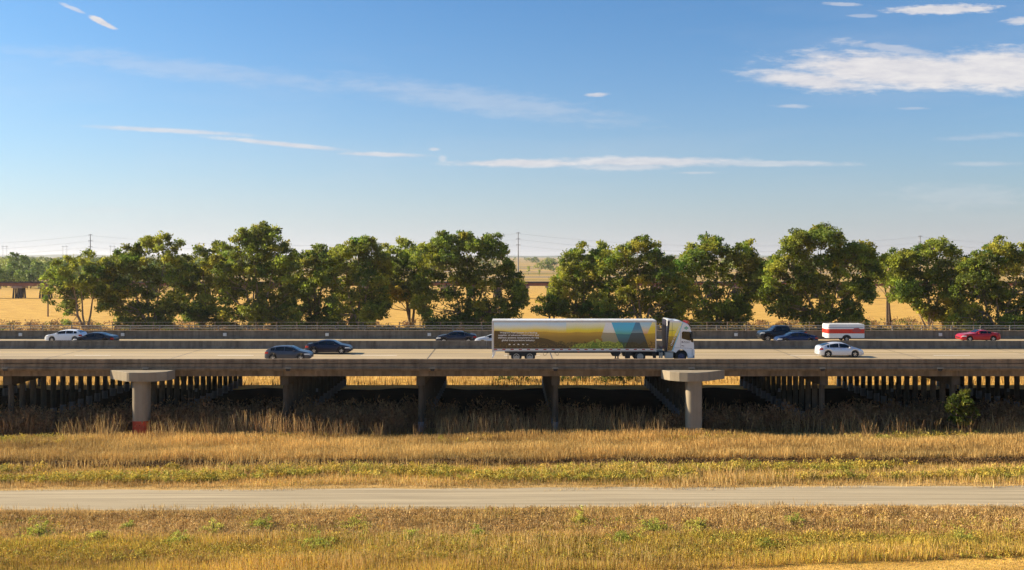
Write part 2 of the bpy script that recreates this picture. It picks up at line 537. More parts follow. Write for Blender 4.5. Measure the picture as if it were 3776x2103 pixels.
near_road = tag(MB().box(XA, XB, 89.05, 107.0, DZ - .10, DZ).build('road', M['road']), kind='structure')
far_road = tag(MB().box(XA, XB, 107.35, 119.6, DZ - .10, DZ).build('road', M['road']), kind='structure')
dash = MB().box(-1.85, 1.85, -.10, .10, 0, .004).mesh('lane_dash')
dash.materials.append(M['white_line'])
for k, d in enumerate((96.1, 99.75)):
    off = px(340, 99.7)
    for i in range(-7, 10):
        o = link('lane_dash', dash, parent=near_road, loc=(off + i * 14.63, d, DZ + .003))
for i in range(-7, 8):
    for d in (111.6, 115.2):
        link('lane_dash', dash, parent=far_road, loc=(off + 3 + i * 14.63, d, DZ + .003))
MB().box(XA, XB, 103.0, 103.15, DZ + .003, DZ + .007).build('edge_line', M['yellow_line'], near_road)
MB().box(XA, XB, 92.3, 92.45, DZ + .003, DZ + .007).build('edge_line', M['white_line'], near_road)
MB().box(XA, XB, 108.6, 108.75, DZ + .003, DZ + .007).build('edge_line', M['yellow_line'], far_road)

BENT_PX = [41, 538, 1054, 1553, 2048, 2556, 3030, 3512]
bents = [px(b, 90.0) for b in BENT_PX]
pitch = (bents[-1] - bents[0]) / 7
bents = [bents[0] - 2 * pitch, bents[0] - pitch] + bents + [bents[-1] + pitch, bents[-1] + 2 * pitch]

for bx in bents:
    MB().box(bx - .05, bx + .05, 89.35, 106.65, DZ + .002, DZ + .0025).build('expansion_joint', M['dark_steel'], near_road)
    MB().box(bx - .05, bx + .05, 107.4, 119.55, DZ + .002, DZ + .0025).build('expansion_joint', M['dark_steel'], far_road)

via = empty('highway_viaduct', (0, 0, 0))
tag(via, 'long low concrete highway viaduct on rows of round piles, shaded side to the camera', 'viaduct')
MB().box(XA, XB, 88.55, 107.15, DZ - .26, DZ - .105).build('deck_slab', M['girder'], via)
MB().box(XA, XB, 107.2, 124.6, DZ - .26, DZ - .105).build('deck_slab', M['girder'], via)
joints = [XA] + bents + [XB]
for i in range(len(joints) - 1):
    a, b = joints[i] + .015, joints[i + 1] - .015
    # outer parapet: upper rail, recessed groove, lower panel, drip ledge
    prof = [(88.78, 6.80), (89.02, 6.80), (89.06, 6.10), (89.30, 6.0), (89.30, DZ - .104), (88.48, DZ - .104), (88.48, 5.98), (88.60, 5.99), (88.60, 6.05), (88.69, 6.06), (88.69, 6.36), (88.90, 6.37), (88.90, 6.43), (88.74, 6.44), (88.74, 6.77)]
    MB().prism(prof, a, b, 'yz').build('parapet_segment', M['parapet'], via)
    for gd, nm in ((88.95, 'edge_girder'), (92.6, 'girder'), (96.4, 'girder'), (100.2, 'girder'), (104.0, 'girder'), (110.0, 'girder'), (114.5, 'girder'), (119.0, 'girder'), (123.8, 'edge_girder')):
        MB().prism([(gd - .22, 5.22), (gd + .22, 5.22), (gd + .22, 5.40), (gd + .12, 5.48), (gd + .12, DZ - .262), (gd - .12, DZ - .262), (gd - .12, 5.48), (gd - .22, 5.40)] if nm == 'girder'
                   else [(gd - .10, 5.22), (gd + .22, 5.22), (gd + .22, DZ - .262), (gd - .10, DZ - .262)], a, b, 'yz').build(nm, M['girder'], via)
# small brackets at each joint on the outside of the parapet
brk = MB(); brk.box(-.22, .22, -.16, 0, -.10, .0); brk.box(-.17, .17, -.12, 0, -.26, -.10)
brk_me = brk.mesh('joint_bracket'); brk_me.materials.append(M['dark_steel'])
capplate = MB().box(-.26, .26, -.2, 0, .004, .03).mesh('bracket_lid'); capplate.materials.append(M['galv'])
for x in [px(v, 88.6) for v in (21, 538, 1063, 1595, 2048, 2549, 3032, 3465)]:
    o = link('joint_bracket', brk_me, parent=via, loc=(x, 88.57, pz(1358, 88.6)))
    link('bracket_lid', capplate, parent=o)

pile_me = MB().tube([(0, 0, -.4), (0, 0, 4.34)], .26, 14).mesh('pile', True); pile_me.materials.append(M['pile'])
sleeve_me = MB().tube([(0, 0, -.3), (0, 0, .86), (0, 0, .9)], [.30, .30, .27], 14).mesh('pile_sleeve', True); sleeve_me.materials.append(M['sleeve'])
plate_me = MB().box(-.14, .14, -.02, 0, -.18, .18).mesh('marker_plate'); plate_me.materials.append(M['sleeve'])
pile_d = [90.0 + 2.08 * i for i in range(16)]
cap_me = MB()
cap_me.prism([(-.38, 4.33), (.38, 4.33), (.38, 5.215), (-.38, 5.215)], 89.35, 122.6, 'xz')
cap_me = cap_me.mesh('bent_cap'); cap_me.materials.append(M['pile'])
for bx in bents:
    cap = link('bent_cap', cap_me, parent=via, loc=(bx, 0, 0))
    for k, d in enumerate(pile_d):
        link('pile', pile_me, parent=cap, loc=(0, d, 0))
        link('pile_sleeve', sleeve_me, parent=cap, loc=(0, d, 0))
        if k == 7:
            link('marker_plate', plate_me, parent=cap, loc=(0, d - .26, 1.83))

# two broad hammerhead piers that stand forward of the deck
def hammerhead(plan, colx0, colx1, top, thick, red, label):
    bm_ = MB()
    n = len(plan)
    z1, z0 = top, top - thick
    vs = [(x, y, z0) for x, y in plan] + [(x, y, z1 - .03) for x, y in plan]
    cxm = sum(p[0] for p in plan) / n; cym = sum(p[1] for p in plan) / n
    vs += [(cxm + (x - cxm) * .985, cym + (y - cym) * .98, z1) for x, y in plan]
    fs = [tuple(range(n - 1, -1, -1)), tuple(range(2 * n, 3 * n))]
    for k in range(2):
        for i in range(n):
            j = (i + 1) % n
            fs.append((k * n + i, k * n + j, (k + 1) * n + j, (k + 1) * n + i))
    bm_.add(vs, fs)
    cap = bm_.build('hammerhead_pier', M['pier'], via)
    cap['label'] = label
    cy, hw, hd = 87.55, (colx1 - colx0) / 2, .72
    cx = (colx0 + colx1) / 2
    ring = []
    for k in range(24):
        a = 2 * math.pi * k / 24
        e = 0.62
        ring.append((cx + hw * math.copysign(abs(math.cos(a)) ** e, math.cos(a)), cy + hd * math.copysign(abs(math.sin(a)) ** e, math.sin(a))))
    MB().prism(ring, -.4, z0, 'xy').build('pier_column', M['pier'], cap, True)
    if red:
        MB().prism([(cx + (x - cx) * 1.012, cy + (y - cy) * 1.012) for x, y in ring], -.35, red, 'xy').build('painted_base', M['redbase'], cap, True)
    return cap
s1 = lambda x, d: px(x, d)
hammerhead([(s1(406, 88.5), 88.5), (s1(466, 86.45), 86.50), (s1(476, 86.4), 86.40), (s1(545, 86.4), 86.38), (s1(575, 86.6), 86.62), (s1(615, 87.2), 87.25), (s1(646, 88.5), 88.5)],
           s1(483, 86.9), s1(542, 86.9), 5.84, .80, 1.45, 'hammerhead pier with a red painted base')
hammerhead([(s1(2438, 88.5), 88.5), (s1(2470, 87.2), 87.20), (s1(2505, 86.6), 86.62), (s1(2535, 86.4), 86.40), (s1(2570, 86.4), 86.38), (s1(2612, 86.9), 86.85), (s1(2672, 88.5), 88.5)],
           s1(2533, 86.9), s1(2592, 86.9), 5.84, .80, None, 'hammerhead pier of plain pale concrete')

# median barrier
med = empty('median_barrier', (0, 107.0, DZ)); tag(med, 'dark grey concrete median barrier between the two carriageways', 'barrier')
mprof = [(-.30, 0), (-.30, .08), (-.16, .30), (-.10, .86), (.10, .86), (.16, .30), (.30, .08), (.30, 0)]
x = XA
while x < XB - .1:
    MB().prism(mprof, x + .01, min(x + 6.2, XB) - .01, 'yz').build('barrier_segment', M['median'], med)
    x += 6.2
# far wall, lamps, rails and fence
fw = empty('far_parapet_wall', (0, 119.7, DZ)); tag(fw, 'grey concrete wall along the far edge of the highway with small square lamps', 'wall')
for i in range(len(joints) - 1):
    MB().prism([(-.08, -.1), (-.08, .1), (0, .3), (.0, .93), (.28, .93), (.28, -.1)], joints[i] + .012, joints[i + 1] - .012, 'yz').build('wall_segment', M['median'], fw)
    MB().box(joints[i] + .012, joints[i + 1] - .012, -.03, .31, .933, 1.02).build('coping', M['parapet'], fw)
lamp_me = MB().rbox(-.22, .22, -.13, -.004, -.2, .2, .03).mesh('wall_lamp'); lamp_me.materials.append(M['galv'])
lens_me = MB().box(-.19, .19, -.145, -.131, -.17, .17).mesh('lamp_lens'); lens_me.materials.append(M['lamp_glass'])
for k in range(-2, 13):
    o = link('wall_lamp', lamp_me, parent=fw, loc=(px(75 + 377 * k, 119.6), 0, .52))
    link('lamp_lens', lens_me, parent=o)

rl = empty('bikeway_railing', (0, 123.9, DZ)); tag(rl, 'thin two rail metal railing above the far concrete wall', 'railing')
MB().box(XA, XB, -.15, .15, -.1, .42).build('kerb_wall', M['parapet'], rl)
for z in (1.02, 1.28):
    MB().tube([(XA, 0, z), (XB, 0, z)], .042, 8).build('rail', M['rail_grey'], rl, True)
post_me = MB().box(-.05, .05, -.05, .05, .424, 1.33).mesh('post'); post_me.materials.append(M['rail_grey'])
for i in range(55):
    link('post', post_me, parent=rl, loc=(XA + 1.5 + i * 3.72, .0, 0))
fn = empty('wire_fence', (0, 200.0, 0)); tag(fn, 'grey post and wire fence in the dry grass in front of the tree row', 'fence')
fpost = MB().tube([(0, 0, -.3), (0, 0, 2.62)], .09, 8).mesh('fence_post', True); fpost.materials.append(M['wood_pole'])
for i in range(54):
    link('fence_post', fpost, parent=fn, loc=(px(3590, 200) + (i - 49) * 4.2, 0, 0))
for z in (2.55, 1.9, 1.25, .6):
    MB().tube([(px(3590, 200) - 206, -.1, z), (px(3590, 200) + 21, -.1, z)], .02, 5).build('fence_wire', M['galv'], fn)

# ------------------------------------------------------------------ railway trestle far behind
TD = 371.0
tr = empty('railway_trestle', (0, TD, 0)); tag(tr, 'long rusty brown railway trestle on dark timber piers beyond the trees', 'trestle')
x0t, x1t = -215.0, 205.0
MB().box(x0t, x1t, -1.7, 1.7, 5.75, 6.15).build('track_deck', M['trestle_timber'], tr)
for y in (-.75, .75):
    MB().box(x0t, x1t, y - .05, y + .05, 6.154, 6.32).build('rail', M['dark_steel'], tr)
first = px(71, TD)
tcap = MB().box(-2.0, 2.0, -2.1, 2.1, 3.85, 4.55); tcap.box(-1.5, 1.5, -1.9, 1.9, 4.55, 4.68); tcap_me = tcap.mesh('pier_cap'); tcap_me.materials.append(M['trestle_cap'])
tleg = [MB().prism([(xb - .26, -.3), (xb + .26, -.3), (xt + .22, 3.85), (xt - .22, 3.85)], y - .22, y + .22).mesh('pier_leg') for xb, xt, y in ((-1.55, -1.2, -1.6), (-.55, -.45, -1.6), (.55, .45, -1.6), (1.55, 1.2, -1.6), (-1.55, -1.2, 1.6), (1.55, 1.2, 1.6))]
tbrace = MB().box(-1.1, 1.1, 1.2, 1.35, .1, 3.8).mesh('pier_brace')
for m_ in tleg + [tbrace]: m_.materials.append(M['trestle_timber'])
npier = 42
for i in range(npier):
    xx = first + (i - 2) * 10.1
    if xx > x1t: break
    c = link('pier_cap', tcap_me, parent=tr, loc=(xx, 0, 0))
    for m_ in tleg: link('pier_leg', m_, parent=c)
    link('pier_brace', tbrace, parent=c)
    for y in (-1.35, 1.35):
        MB().box(xx + .05, xx + 10.05, y - .12, y + .12, 4.70, 5.748).build('girder', M['rust_girder'], tr)

# ------------------------------------------------------------------ utility poles and cables
wp = empty('utility_pole', (px(177, 259), 259, 0)); tag(wp, 'bare wooden utility pole standing in the golden field at the left', 'utility pole')
MB().tube([(0, 0, -.5), (0, 0, 7), (0, 0, 12.8)], [.20, .17, .13], 10).build('pole', M['wood_pole'], wp, True)
MB().box(-.9, .9, -.08, .08, 12.1, 12.26).build('crossarm', M['wood_pole'], wp)
for xx in (-.8, .8):
    MB().cyl((xx, 0, 12.264), .06, .2, n=8).build('insulator', M['galv'], wp)

PD = 870.0
poles = []
for (ppx, top, lab) in ((333, 864, 'tall steel power pole rising behind the leftmost trees'), (1911, 857, 'tall steel power pole in the gap behind the truck trailer'), (3393, 869, 'tall steel power pole behind the trees at the right')):
    X = px(ppx, PD); H = pz(top, PD)
    e = empty('transmission_pole', (X, PD, 0)); tag(e, lab, 'power pole', 'steel transmission poles')
    MB().tube([(0, 0, -1), (0, 0, H * .5), (0, 0, H)], [.62, .48, .30], 12).build('pole', M['steel_pole'], e, True)
    for k, dz in enumerate((0.25, 5.5, 10.8)):
        MB().prism([(-1.9, -.12), (1.9, -.12), (1.9, .12), (0, .3), (-1.9, .12)], -.12, .12).build('crossarm', M['steel_pole'], e, loc=(0, 0, H - dz - .3))
        for sx in (-1.7, 1.7):
            MB().cyl((sx, 0, H - dz - 1.0), .14, .55, n=8).build('insulator', M['steel_pole'], e)
    poles.append((X, H))
poles = [(poles[0][0] - 375, poles[0][1] - 1)] + poles + [(poles[2][0] + 370, poles[2][1] - 1)]
for k, (dz, nm) in enumerate(((1.2, 'topmost'), (6.4, 'middle'), (11.7, 'lowest'))):
    pts = []
    for (xa, ha), (xb, hb) in zip(poles[:-1], poles[1:]):
        for i in range(17):
            t = i / 16
            pts.append((xa + (xb - xa) * t, PD - .9, ha + (hb - ha) * t - dz - 11.5 * 4 * t * (1 - t) * .85))
    o = MB().tube(pts, .065, 5).build('power_cable', M['cable'], smooth=True)
    tag(o, nm + ' of the three thin power cables sagging across the sky above the trees', 'cable', 'power cables')
for (pxx, lab) in ((18, 'faint far lattice H frame pylon at the left edge above the wood'), (239, 'faint far H frame pylon left of the tall steel power pole'), (414, 'faint far H frame pylon right of the tall steel power pole')):
    e = empty('h_frame_pylon', (px(pxx, 1330), 1330, 0)); tag(e, lab, 'pylon', 'far H frame pylons')
    for sx in (-2.6, 2.6):
        MB().tube([(sx * 1.1, 0, -1), (sx, 0, 30.3)], [.28, .2], 8).build('mast', M['cable'], e)
    MB().box(-4.4, 4.4, -.15, .15, 28.6, 29.0).build('crossbeam', M['cable'], e)

# ------------------------------------------------------------------ trees
K = 3776 / 2576.0
GREENS = np.array([[.125, .165, .022], [.205, .245, .030], [.280, .310, .038], [.150, .190, .030], [.335, .345, .045]])

def leaf_cloud(centers, radii, per, size, tones, squash=0.75, r=rng):
    """leaf quads in clumps; returns verts (n,4,3), colours"""
    n = len(centers) * per
    c = np.repeat(centers, per, axis=0)
    rd = np.repeat(radii, per)[:, None]
    dirs = r.normal(size=(n, 3)); dirs /= np.linalg.norm(dirs, axis=1, keepdims=True)
    dist = r.random((n, 1)) ** 0.55
    p = c + dirs * dist * rd * np.array([1, 1, squash])
    a = r.normal(size=(n, 3)) + dirs * .4; a /= np.linalg.norm(a, axis=1, keepdims=True)
    b = np.cross(a, r.normal(size=(n, 3))); b /= np.linalg.norm(b, axis=1, keepdims=True) + 1e-9
    sz = size * (0.6 + 0.8 * r.random((n, 1)))
    la, lb = a * sz * .5, b * sz * .3
    v = np.stack([p - la, p + lb, p + la, p - lb], axis=1)
    tone = np.repeat(tones, per, axis=0) * (0.75 + 0.5 * r.random((n, 1)))
    return v, tone

def make_tree(name, label, d, top, bot, lobes_n, seed, trunk_px, clump=1.05, per=30, leaf=0.50, dens=1.0, extra=(), rs=1.0, fill=7.0, tone=1.12, group='trees in the row behind the highway', bark='bark', depth_r=3.6):
    r = np.random.default_rng(seed)
    tx = np.array([p[0] * K for p in top]); ty = np.array([p[1] * K for p in top])
    bx_ = np.array([p[0] * K for p in bot]); by_ = np.array([p[1] * K for p in bot])
    s = F / d
    root_x = px(trunk_px * K, d)
    e = empty(name, (root_x, d, 0)); tag(e, label, 'tree', group)
    lob = []
    tries = 0
    x0, x1 = tx[0] - 12 * rs, tx[-1] + 12 * rs
    while len(lob) < int(lobes_n * 1.6) and tries < 9000:
        tries += 1
        xx = r.uniform(x0, x1)
        yt, yb = np.interp(xx, tx, ty), np.interp(xx, bx_, by_)
        rp = rs * r.uniform(30, 54) * (1.0 if r.random() < .7 else .62)
        if yb - yt < 2 * rp * .8: rp = max((yb - yt) * .5, 9 * rs)
        q = r.random()
        yy = yb - rp * .6 if q > .78 else yt + rp * .85 if q < .34 else r.uniform(yt + rp * .85, max(yt + rp * .9, yb - rp * .5))
        rr = min(rp, (xx - x0) * .8 + 14 * rs, (x1 - xx) * .8 + 14 * rs)
        if any((abs(xx - l[0]) < .36 * (rr + l[2]) and abs(yy - l[1]) < .34 * (rr + l[2])) for l in lob) and r.random() < .93: continue
        lob.append((xx, yy, rr, r.uniform(-depth_r, depth_r)))
    for q in range(int((x1 - x0) / 26)):
        xx = r.uniform(x0 + 6, x1 - 6)
        lob.append((xx, np.interp(xx, tx, ty) + r.uniform(-9, 12) * rs, r.uniform(9, 19) * rs, r.uniform(-depth_r, depth_r) * .6))
    for (ex, ey, er) in extra: lob.append((ex * K, ey * K, er * K, r.uniform(-1, 1)))
    centers, radii, tones, lw = [], [], [], []
    for (xx, yy, rp, dy) in lob:
        R = rp / s
        C = np.array([px(xx, d) - root_x, dy, pz(yy, d)])
        lw.append((C, R))
        k = max(5, int(dens * 4.6 * R ** 2))
        dirs = r.normal(size=(k, 3)); dirs /= np.linalg.norm(dirs, axis=1, keepdims=True)
        dirs[:, 2] = np.where(dirs[:, 2] < -.6, -dirs[:, 2] * .6, dirs[:, 2])
        rad_ = (.35 + .65 * r.random(k) ** .6)[:, None]
        cc = C + dirs * rad_ * R * np.array([1.0, 1.0, .85])
        centers.append(cc)
        radii.append(clump * (0.55 + .65 * r.random(k)))
        base = tone * GREENS[r.integers(0, len(GREENS))]
        tones.append(base * (0.55 + .8 * r.random((k, 1))) * np.array([1 + .12 * r.normal(), 1, 1]))
    centers = np.concatenate(centers); radii = np.concatenate(radii); tones = np.concatenate(tones)
    keep = centers[:, 2] > .3
    v, c = leaf_cloud(centers[keep], radii[keep], per, leaf, tones[keep], r=r)
    # inner foliage that closes the crown
    area = float(np.sum(np.interp(np.linspace(x0, x1, 60), bx_, by_) - np.interp(np.linspace(x0, x1, 60), tx, ty))) * (x1 - x0) / 60 / s ** 2
    ni = int(area * fill)
    xi = r.uniform(x0 + 10 * rs, x1 - 10 * rs, ni)
    yt_, yb_ = np.interp(xi, tx, ty) + 30 * rs, np.interp(xi, bx_, by_) - 6
    yi = yt_ + (yb_ - yt_) * r.random(ni)
    ok = (yb_ > yt_) & (np.sin(xi * .085 / rs + 2 * np.sin(yi * .06 / rs)) + np.sin(yi * .11 / rs + xi * .03) > -1.15)
    ci = np.stack([(xi - CX) / s - root_x, r.uniform(-1.6, 2.4, ni), CH - (yi - HY) / s], axis=1)[ok]
    ti = GREENS[r.integers(0, 5, len(ci))] * (.55 + .6 * r.random((len(ci), 1)))
    v2, c2 = leaf_cloud(ci, np.full(len(ci), clump * .7), 4, leaf * 1.25, ti, r=r)
    v = np.concatenate([v, v2]); c = np.concatenate([c, c2])
    link('crown', quads_mesh('crown', v, c), M['leaf'], e)
    # trunk and limbs
    tb = MB()
    zc = np.mean([l[0][2] for l in lw]); xc = np.mean([l[0][0] for l in lw])
    zt = max(l[0][2] for l in lw)
    stems = 2 if (x1 - x0) / s > 9 else 1
    nodes = []
    for k in range(stems + 1):
        lean = (k - stems / 2) * (x1 - x0) / s * .22 + r.normal() * .5
        pts = [(r.normal() * .2 + k * .3, r.normal() * .2, -.3)]
        for t in (.2, .42, .65, .88):
            pts.append((lean * t ** .8 * 1.3 + xc * t * .4 + r.normal() * .25, r.normal() * .3, zt * t * .95))
        rr = (.20 + .08 * r.random()) * (.45 if rs < .9 else 1)
        tb.tube(pts, [rr * 1.3, rr, rr * .72, rr * .45, rr * .2], 8)
        nodes += [(Vector(pts[i]), rr * (1 - i * .2)) for i in (1, 2, 3, 4)]
    link_me = tb.build('trunk', M[bark], e, True)
    lb = MB()
    for C, R in lw:
        Cv = Vector(C)
        n0 = min(nodes, key=lambda n: (n[0] - Cv).length + (3 if n[0].z > Cv.z - .5 else 0))
        a = n0[0]
        mid = a.lerp(Cv, .5) + Vector((r.normal() * .3, r.normal() * .3, -.25 * (Cv - a).length * .3))
        w = max(.05, min(.14, n0[1] * .5))
        lb.tube([a, mid, Cv], [w, w * .7, w * .35], 6)
        for k in range(4):
            dv = Vector(r.normal(size=3)); dv.z = abs(dv.z); dv.normalize()
            lb.tube([Cv.lerp(mid, .25), Cv + dv * R * .8], [w * .4, w * .15], 4)
    lb.build('limbs', M[bark], e, True)
    return e

TREES = [
 (212, 'slender open tree with two bare trunks, leftmost of the row', [(128, 722), (150, 668), (185, 650), (212, 652), (245, 662), (262, 700)], [(128, 742), (160, 795), (200, 752), (262, 742)], 15, 212, ((232, 644, 9), (222, 636, 6), (175, 790, 10), (165, 812, 8))),
 (215, 'broad green tree with a high rounded tuft at its right, second of the row', [(250, 662), (290, 634), (330, 625), (355, 607), (370, 596), (405, 590), (425, 602), (440, 634), (452, 662)], [(250, 770), (290, 790), (330, 834), (420, 832), (452, 760)], 40, 375, ((447, 614, 10), (456, 612, 7), (320, 622, 8))),
 (222, 'lower ragged tree between the tufted tree and the tallest one', [(440, 662), (465, 642), (500, 622), (520, 637), (545, 617), (570, 622)], [(440, 720), (470, 800), (570, 832)], 26, 505, ((500, 622, 7), (543, 614, 6))),
 (210, 'tallest dark crowned tree in the left half of the row', [(555, 642), (585, 614), (600, 590), (640, 574), (665, 570), (700, 584), (715, 612), (735, 652)], [(555, 800), (735, 834)], 40, 650, ((650, 575, 9), (688, 577, 9), (612, 592, 9))),
 (220, 'shadowy tree with a flat ragged top right of the tallest left tree', [(720, 645), (745, 640), (780, 627), (800, 625), (850, 634)], [(720, 834), (850, 834)], 32, 790, ()),
 (211, 'round topped green tree left of the middle of the left tree group', [(838, 637), (860, 614), (900, 607), (935, 608), (950, 627), (970, 642)], [(838, 834), (900, 834), (970, 790)], 32, 905, ((912, 603, 6), (935, 606, 7))),
 (222, 'narrower light green tree with an open foot showing golden field', [(955, 640), (975, 622), (1010, 612), (1040, 622), (1065, 627)], [(955, 780), (1000, 762), (1065, 767)], 24, 1030, ()),
 (213, 'wide billowing tree standing behind the rear of the trailer', [(1050, 632), (1085, 610), (1110, 593), (1150, 590), (1190, 600), (1235, 594), (1262, 622), (1280, 662), (1312, 715)], [(1050, 780), (1090, 832), (1285, 832), (1312, 770)], 58, 1180, ((1252, 594, 8), (1118, 590, 9), (1160, 590, 9))),
 (216, 'tree with a thin wind bent tuft rising behind the middle of the trailer', [(1392, 742), (1406, 692), (1425, 652), (1440, 630), (1465, 620), (1480, 642), (1500, 624), (1515, 619), (1530, 642)], [(1392, 760), (1420, 800), (1530, 832)], 30, 1470, ((1465, 618, 9), (1448, 632, 7), (1518, 618, 8), (1510, 640, 8))),
 (211, 'full green tree with a raised knob top behind the front of the trailer', [(1520, 652), (1545, 632), (1580, 627), (1600, 603), (1625, 602), (1650, 622), (1680, 652), (1705, 672)], [(1520, 834), (1705, 834)], 42, 1615, ((1606, 602, 9), (1563, 624, 8))),
 (218, 'twin topped tree standing right behind the truck cab', [(1695, 692), (1720, 642), (1745, 622), (1775, 604), (1800, 607), (1830, 622), (1860, 610), (1890, 617), (1910, 642), (1925, 672)], [(1695, 834), (1850, 832), (1890, 760), (1925, 740)], 46, 1800, ((1780, 603, 10),)),
 (210, 'tallest and densest tree of the right half, behind the orange banded trailer', [(1920, 682), (1950, 647), (1978, 642), (1984, 594), (2010, 579), (2040, 592), (2055, 578), (2090, 577), (2110, 592), (2140, 602), (2180, 622), (2205, 652)], [(1920, 760), (1950, 800), (2150, 832), (2175, 760), (2205, 690)], 60, 2065, ((1995, 585, 11), (2085, 580, 11))),
 (217, 'layered tree with spreading ragged limbs left of the last tree', [(2235, 642), (2265, 632), (2320, 627), (2345, 612), (2370, 607), (2390, 622), (2400, 652), (2425, 667)], [(2235, 660), (2270, 740), (2290, 775), (2330, 800), (2425, 832)], 36, 2330, ((2375, 606, 8), (2358, 612, 7))),
 (211, 'last dense tree at the right edge of the row', [(2400, 682), (2450, 642), (2480, 622), (2505, 603), (2525, 607), (2545, 652), (2560, 627), (2640, 612)], [(2400, 832), (2640, 832)], 50, 2510, ((2508, 602, 9),)),
]
for i, (d, lab, top, bot, ln, tp, ex) in enumerate(TREES):
    make_tree('leafy_tree', lab, d, top, bot, ln, 100 + i, tp, extra=ex, dens=.75 if i in (0,) else 1.0, fill=0.0 if i == 0 else (3.6, 2.4, 3.2)[i % 3])
make_tree('dead_tree', 'half dead brown leaning tree in the gap before the last two trees', 224, [(2182, 668), (2200, 655), (2230, 650), (2248, 668)], [(2182, 700), (2215, 740), (2248, 700)], 7, 300, 2235, per=14, dens=.6, fill=0.0, bark='bark_dark', group='trees in the row behind the highway')
make_tree('small_tree', 'small thin half bare tree in the golden gap above the trailer', 214, [(1352, 768), (1375, 740), (1400, 752), (1412, 770)], [(1352, 790), (1380, 800), (1412, 790)], 8, 301, 1382, per=16, dens=.7, fill=0.0, bark='bark_dark')
make_tree('sapling', 'young green tree growing beside the viaduct pile at the right', 88.0 - .9, [(2388, 1012), (2402, 992), (2424, 978), (2440, 996), (2448, 1024)], [(2388, 1036), (2402, 1070), (2430, 1068), (2448, 1044)], 20, 302, 2412, rs=.5, fill=8.0, tone=.6, bark='bark_dark', clump=.26, per=26, leaf=.17, dens=12.0, group='growth at the foot of the viaduct', depth_r=.5)

# low brush along the tree row and the sunlit strip just beyond the deck
def brush(name, label, cat, x, d, w, h, seed, tone, n=46, per=16, leaf=.28, group=None, cr=.3):
    r = np.random.default_rng(seed)
    e = empty(name, (x, d, 0)); tag(e, label, cat, group)
    c = np.stack([r.normal(size=n) * w * .4, r.normal(size=n) * w * .3, np.abs(r.normal(size=n)) * h * .45 + .1], axis=1)
    c[:, 2] *= np.exp(-(c[:, 0] / (w * .6)) ** 2)
    t = np.array(tone)[None, :] * (0.7 + .6 * r.random((n, 1)))
    v, cc = leaf_cloud(c, cr * (1 + .8 * r.random(n)), per, leaf, t, r=r)
    link('foliage', quads_mesh('foliage', v, cc), M['leaf'], e)
    b = MB()
    for k in range(9):
        q = c[r.integers(0, n)]
        b.tube([(q[0] * .15, q[1] * .15, -.1), (q[0] * .6, q[1] * .6, q[2] * .6), tuple(q)], [.04, .03, .012], 5)
    b.build('stems', M['bark_dark'], e)
    return e
for k, (bxp, hh, ww) in enumerate(((1905, 3.0, 3.4), (2300, 2.4, 5.0), (2120, 1.2, 3.0), (2260, 1.6, 2.6), (640, 1.3, 2.6), (3480, 1.8, 2.6))):
    brush('shrub', ('green shrub seen under the deck just left of the middle pile row', 'spreading shrub seen under the deck below the tractor rear wheels', 'low shrub seen under the deck below the landing gear', 'bushy shrub under the deck left of the plain hammerhead pier', 'low shrub seen under the deck left of the third pile row', 'shrub seen under the deck beside the rightmost pile row')[k], 'shrub', px(bxp, 126), 126.0 + k * .3, ww, hh, 400 + k, (.075, .095, .02), group='shrubs in the sunlit strip beyond the deck')

# distant wood on the left and far tree belts
def far_tree(x, d, h, w, seed, tone):
    r = np.random.default_rng(seed)
    n = 34
    c = np.stack([r.normal(size=n) * w * .28, r.normal(size=n) * w * .28, h * (.18 + .78 * r.random(n) ** .8)], axis=1)
    c[:, :2] *= (1.15 - .75 * (c[:, 2:3] / h))
    t = np.array(tone)[None, :] * (0.65 + .7 * r.random((n, 1)))
    v, cc = leaf_cloud(c, w * .16 * (.6 + .8 * r.random(n)), 16, w * .13, t, r=r)
    return v, cc
FARLAB = 'green tree of the far wood beyond the railway trestle at the left'
r0 = np.random.default_rng(77)
fx = 0
proto = []
for k in range(6):
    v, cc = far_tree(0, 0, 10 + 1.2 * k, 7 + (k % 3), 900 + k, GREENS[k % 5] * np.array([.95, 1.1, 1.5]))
    me = quads_mesh('crown', v, cc); me.materials.append(M['far_leaf'])
    tme = MB().tube([(0, 0, -.3), (0, 0, 6 + k * .6)], [.3, .12], 6).mesh('trunk'); tme.materials.append(M['bark_dark'])
    proto.append((me, tme))
def place_far(x, d, k, s, label, group):
    e = empty('far_tree', (x, d, 0), r0.uniform(0, 6.28)); e.scale = (s, s, s * r0.uniform(.85, 1.15)); tag(e, label, 'tree', group)
    link('crown', proto[k][0], parent=e); link('trunk', proto[k][1], parent=e)
xx = -30.0
while xx < 620:
    d = r0.uniform(470, 640)
    place_far(px(xx, d), d, int(r0.integers(0, 6)), r0.uniform(.7, 1.05), FARLAB, 'trees of the far wood at the left')
    xx += r0.uniform(4, 9)
for k in range(34):
    d = r0.uniform(560, 900); xx = r0.choice([r0.uniform(1930, 2110), r0.uniform(2450, 2560), r0.uniform(2770, 2830), r0.uniform(3180, 3420), r0.uniform(3500, 3600)])
    place_far(px(xx, d), d, int(r0.integers(0, 6)), r0.uniform(.3, .6), 'small far tree on the plain seen through gaps in the tree row', 'small far trees on the plain')
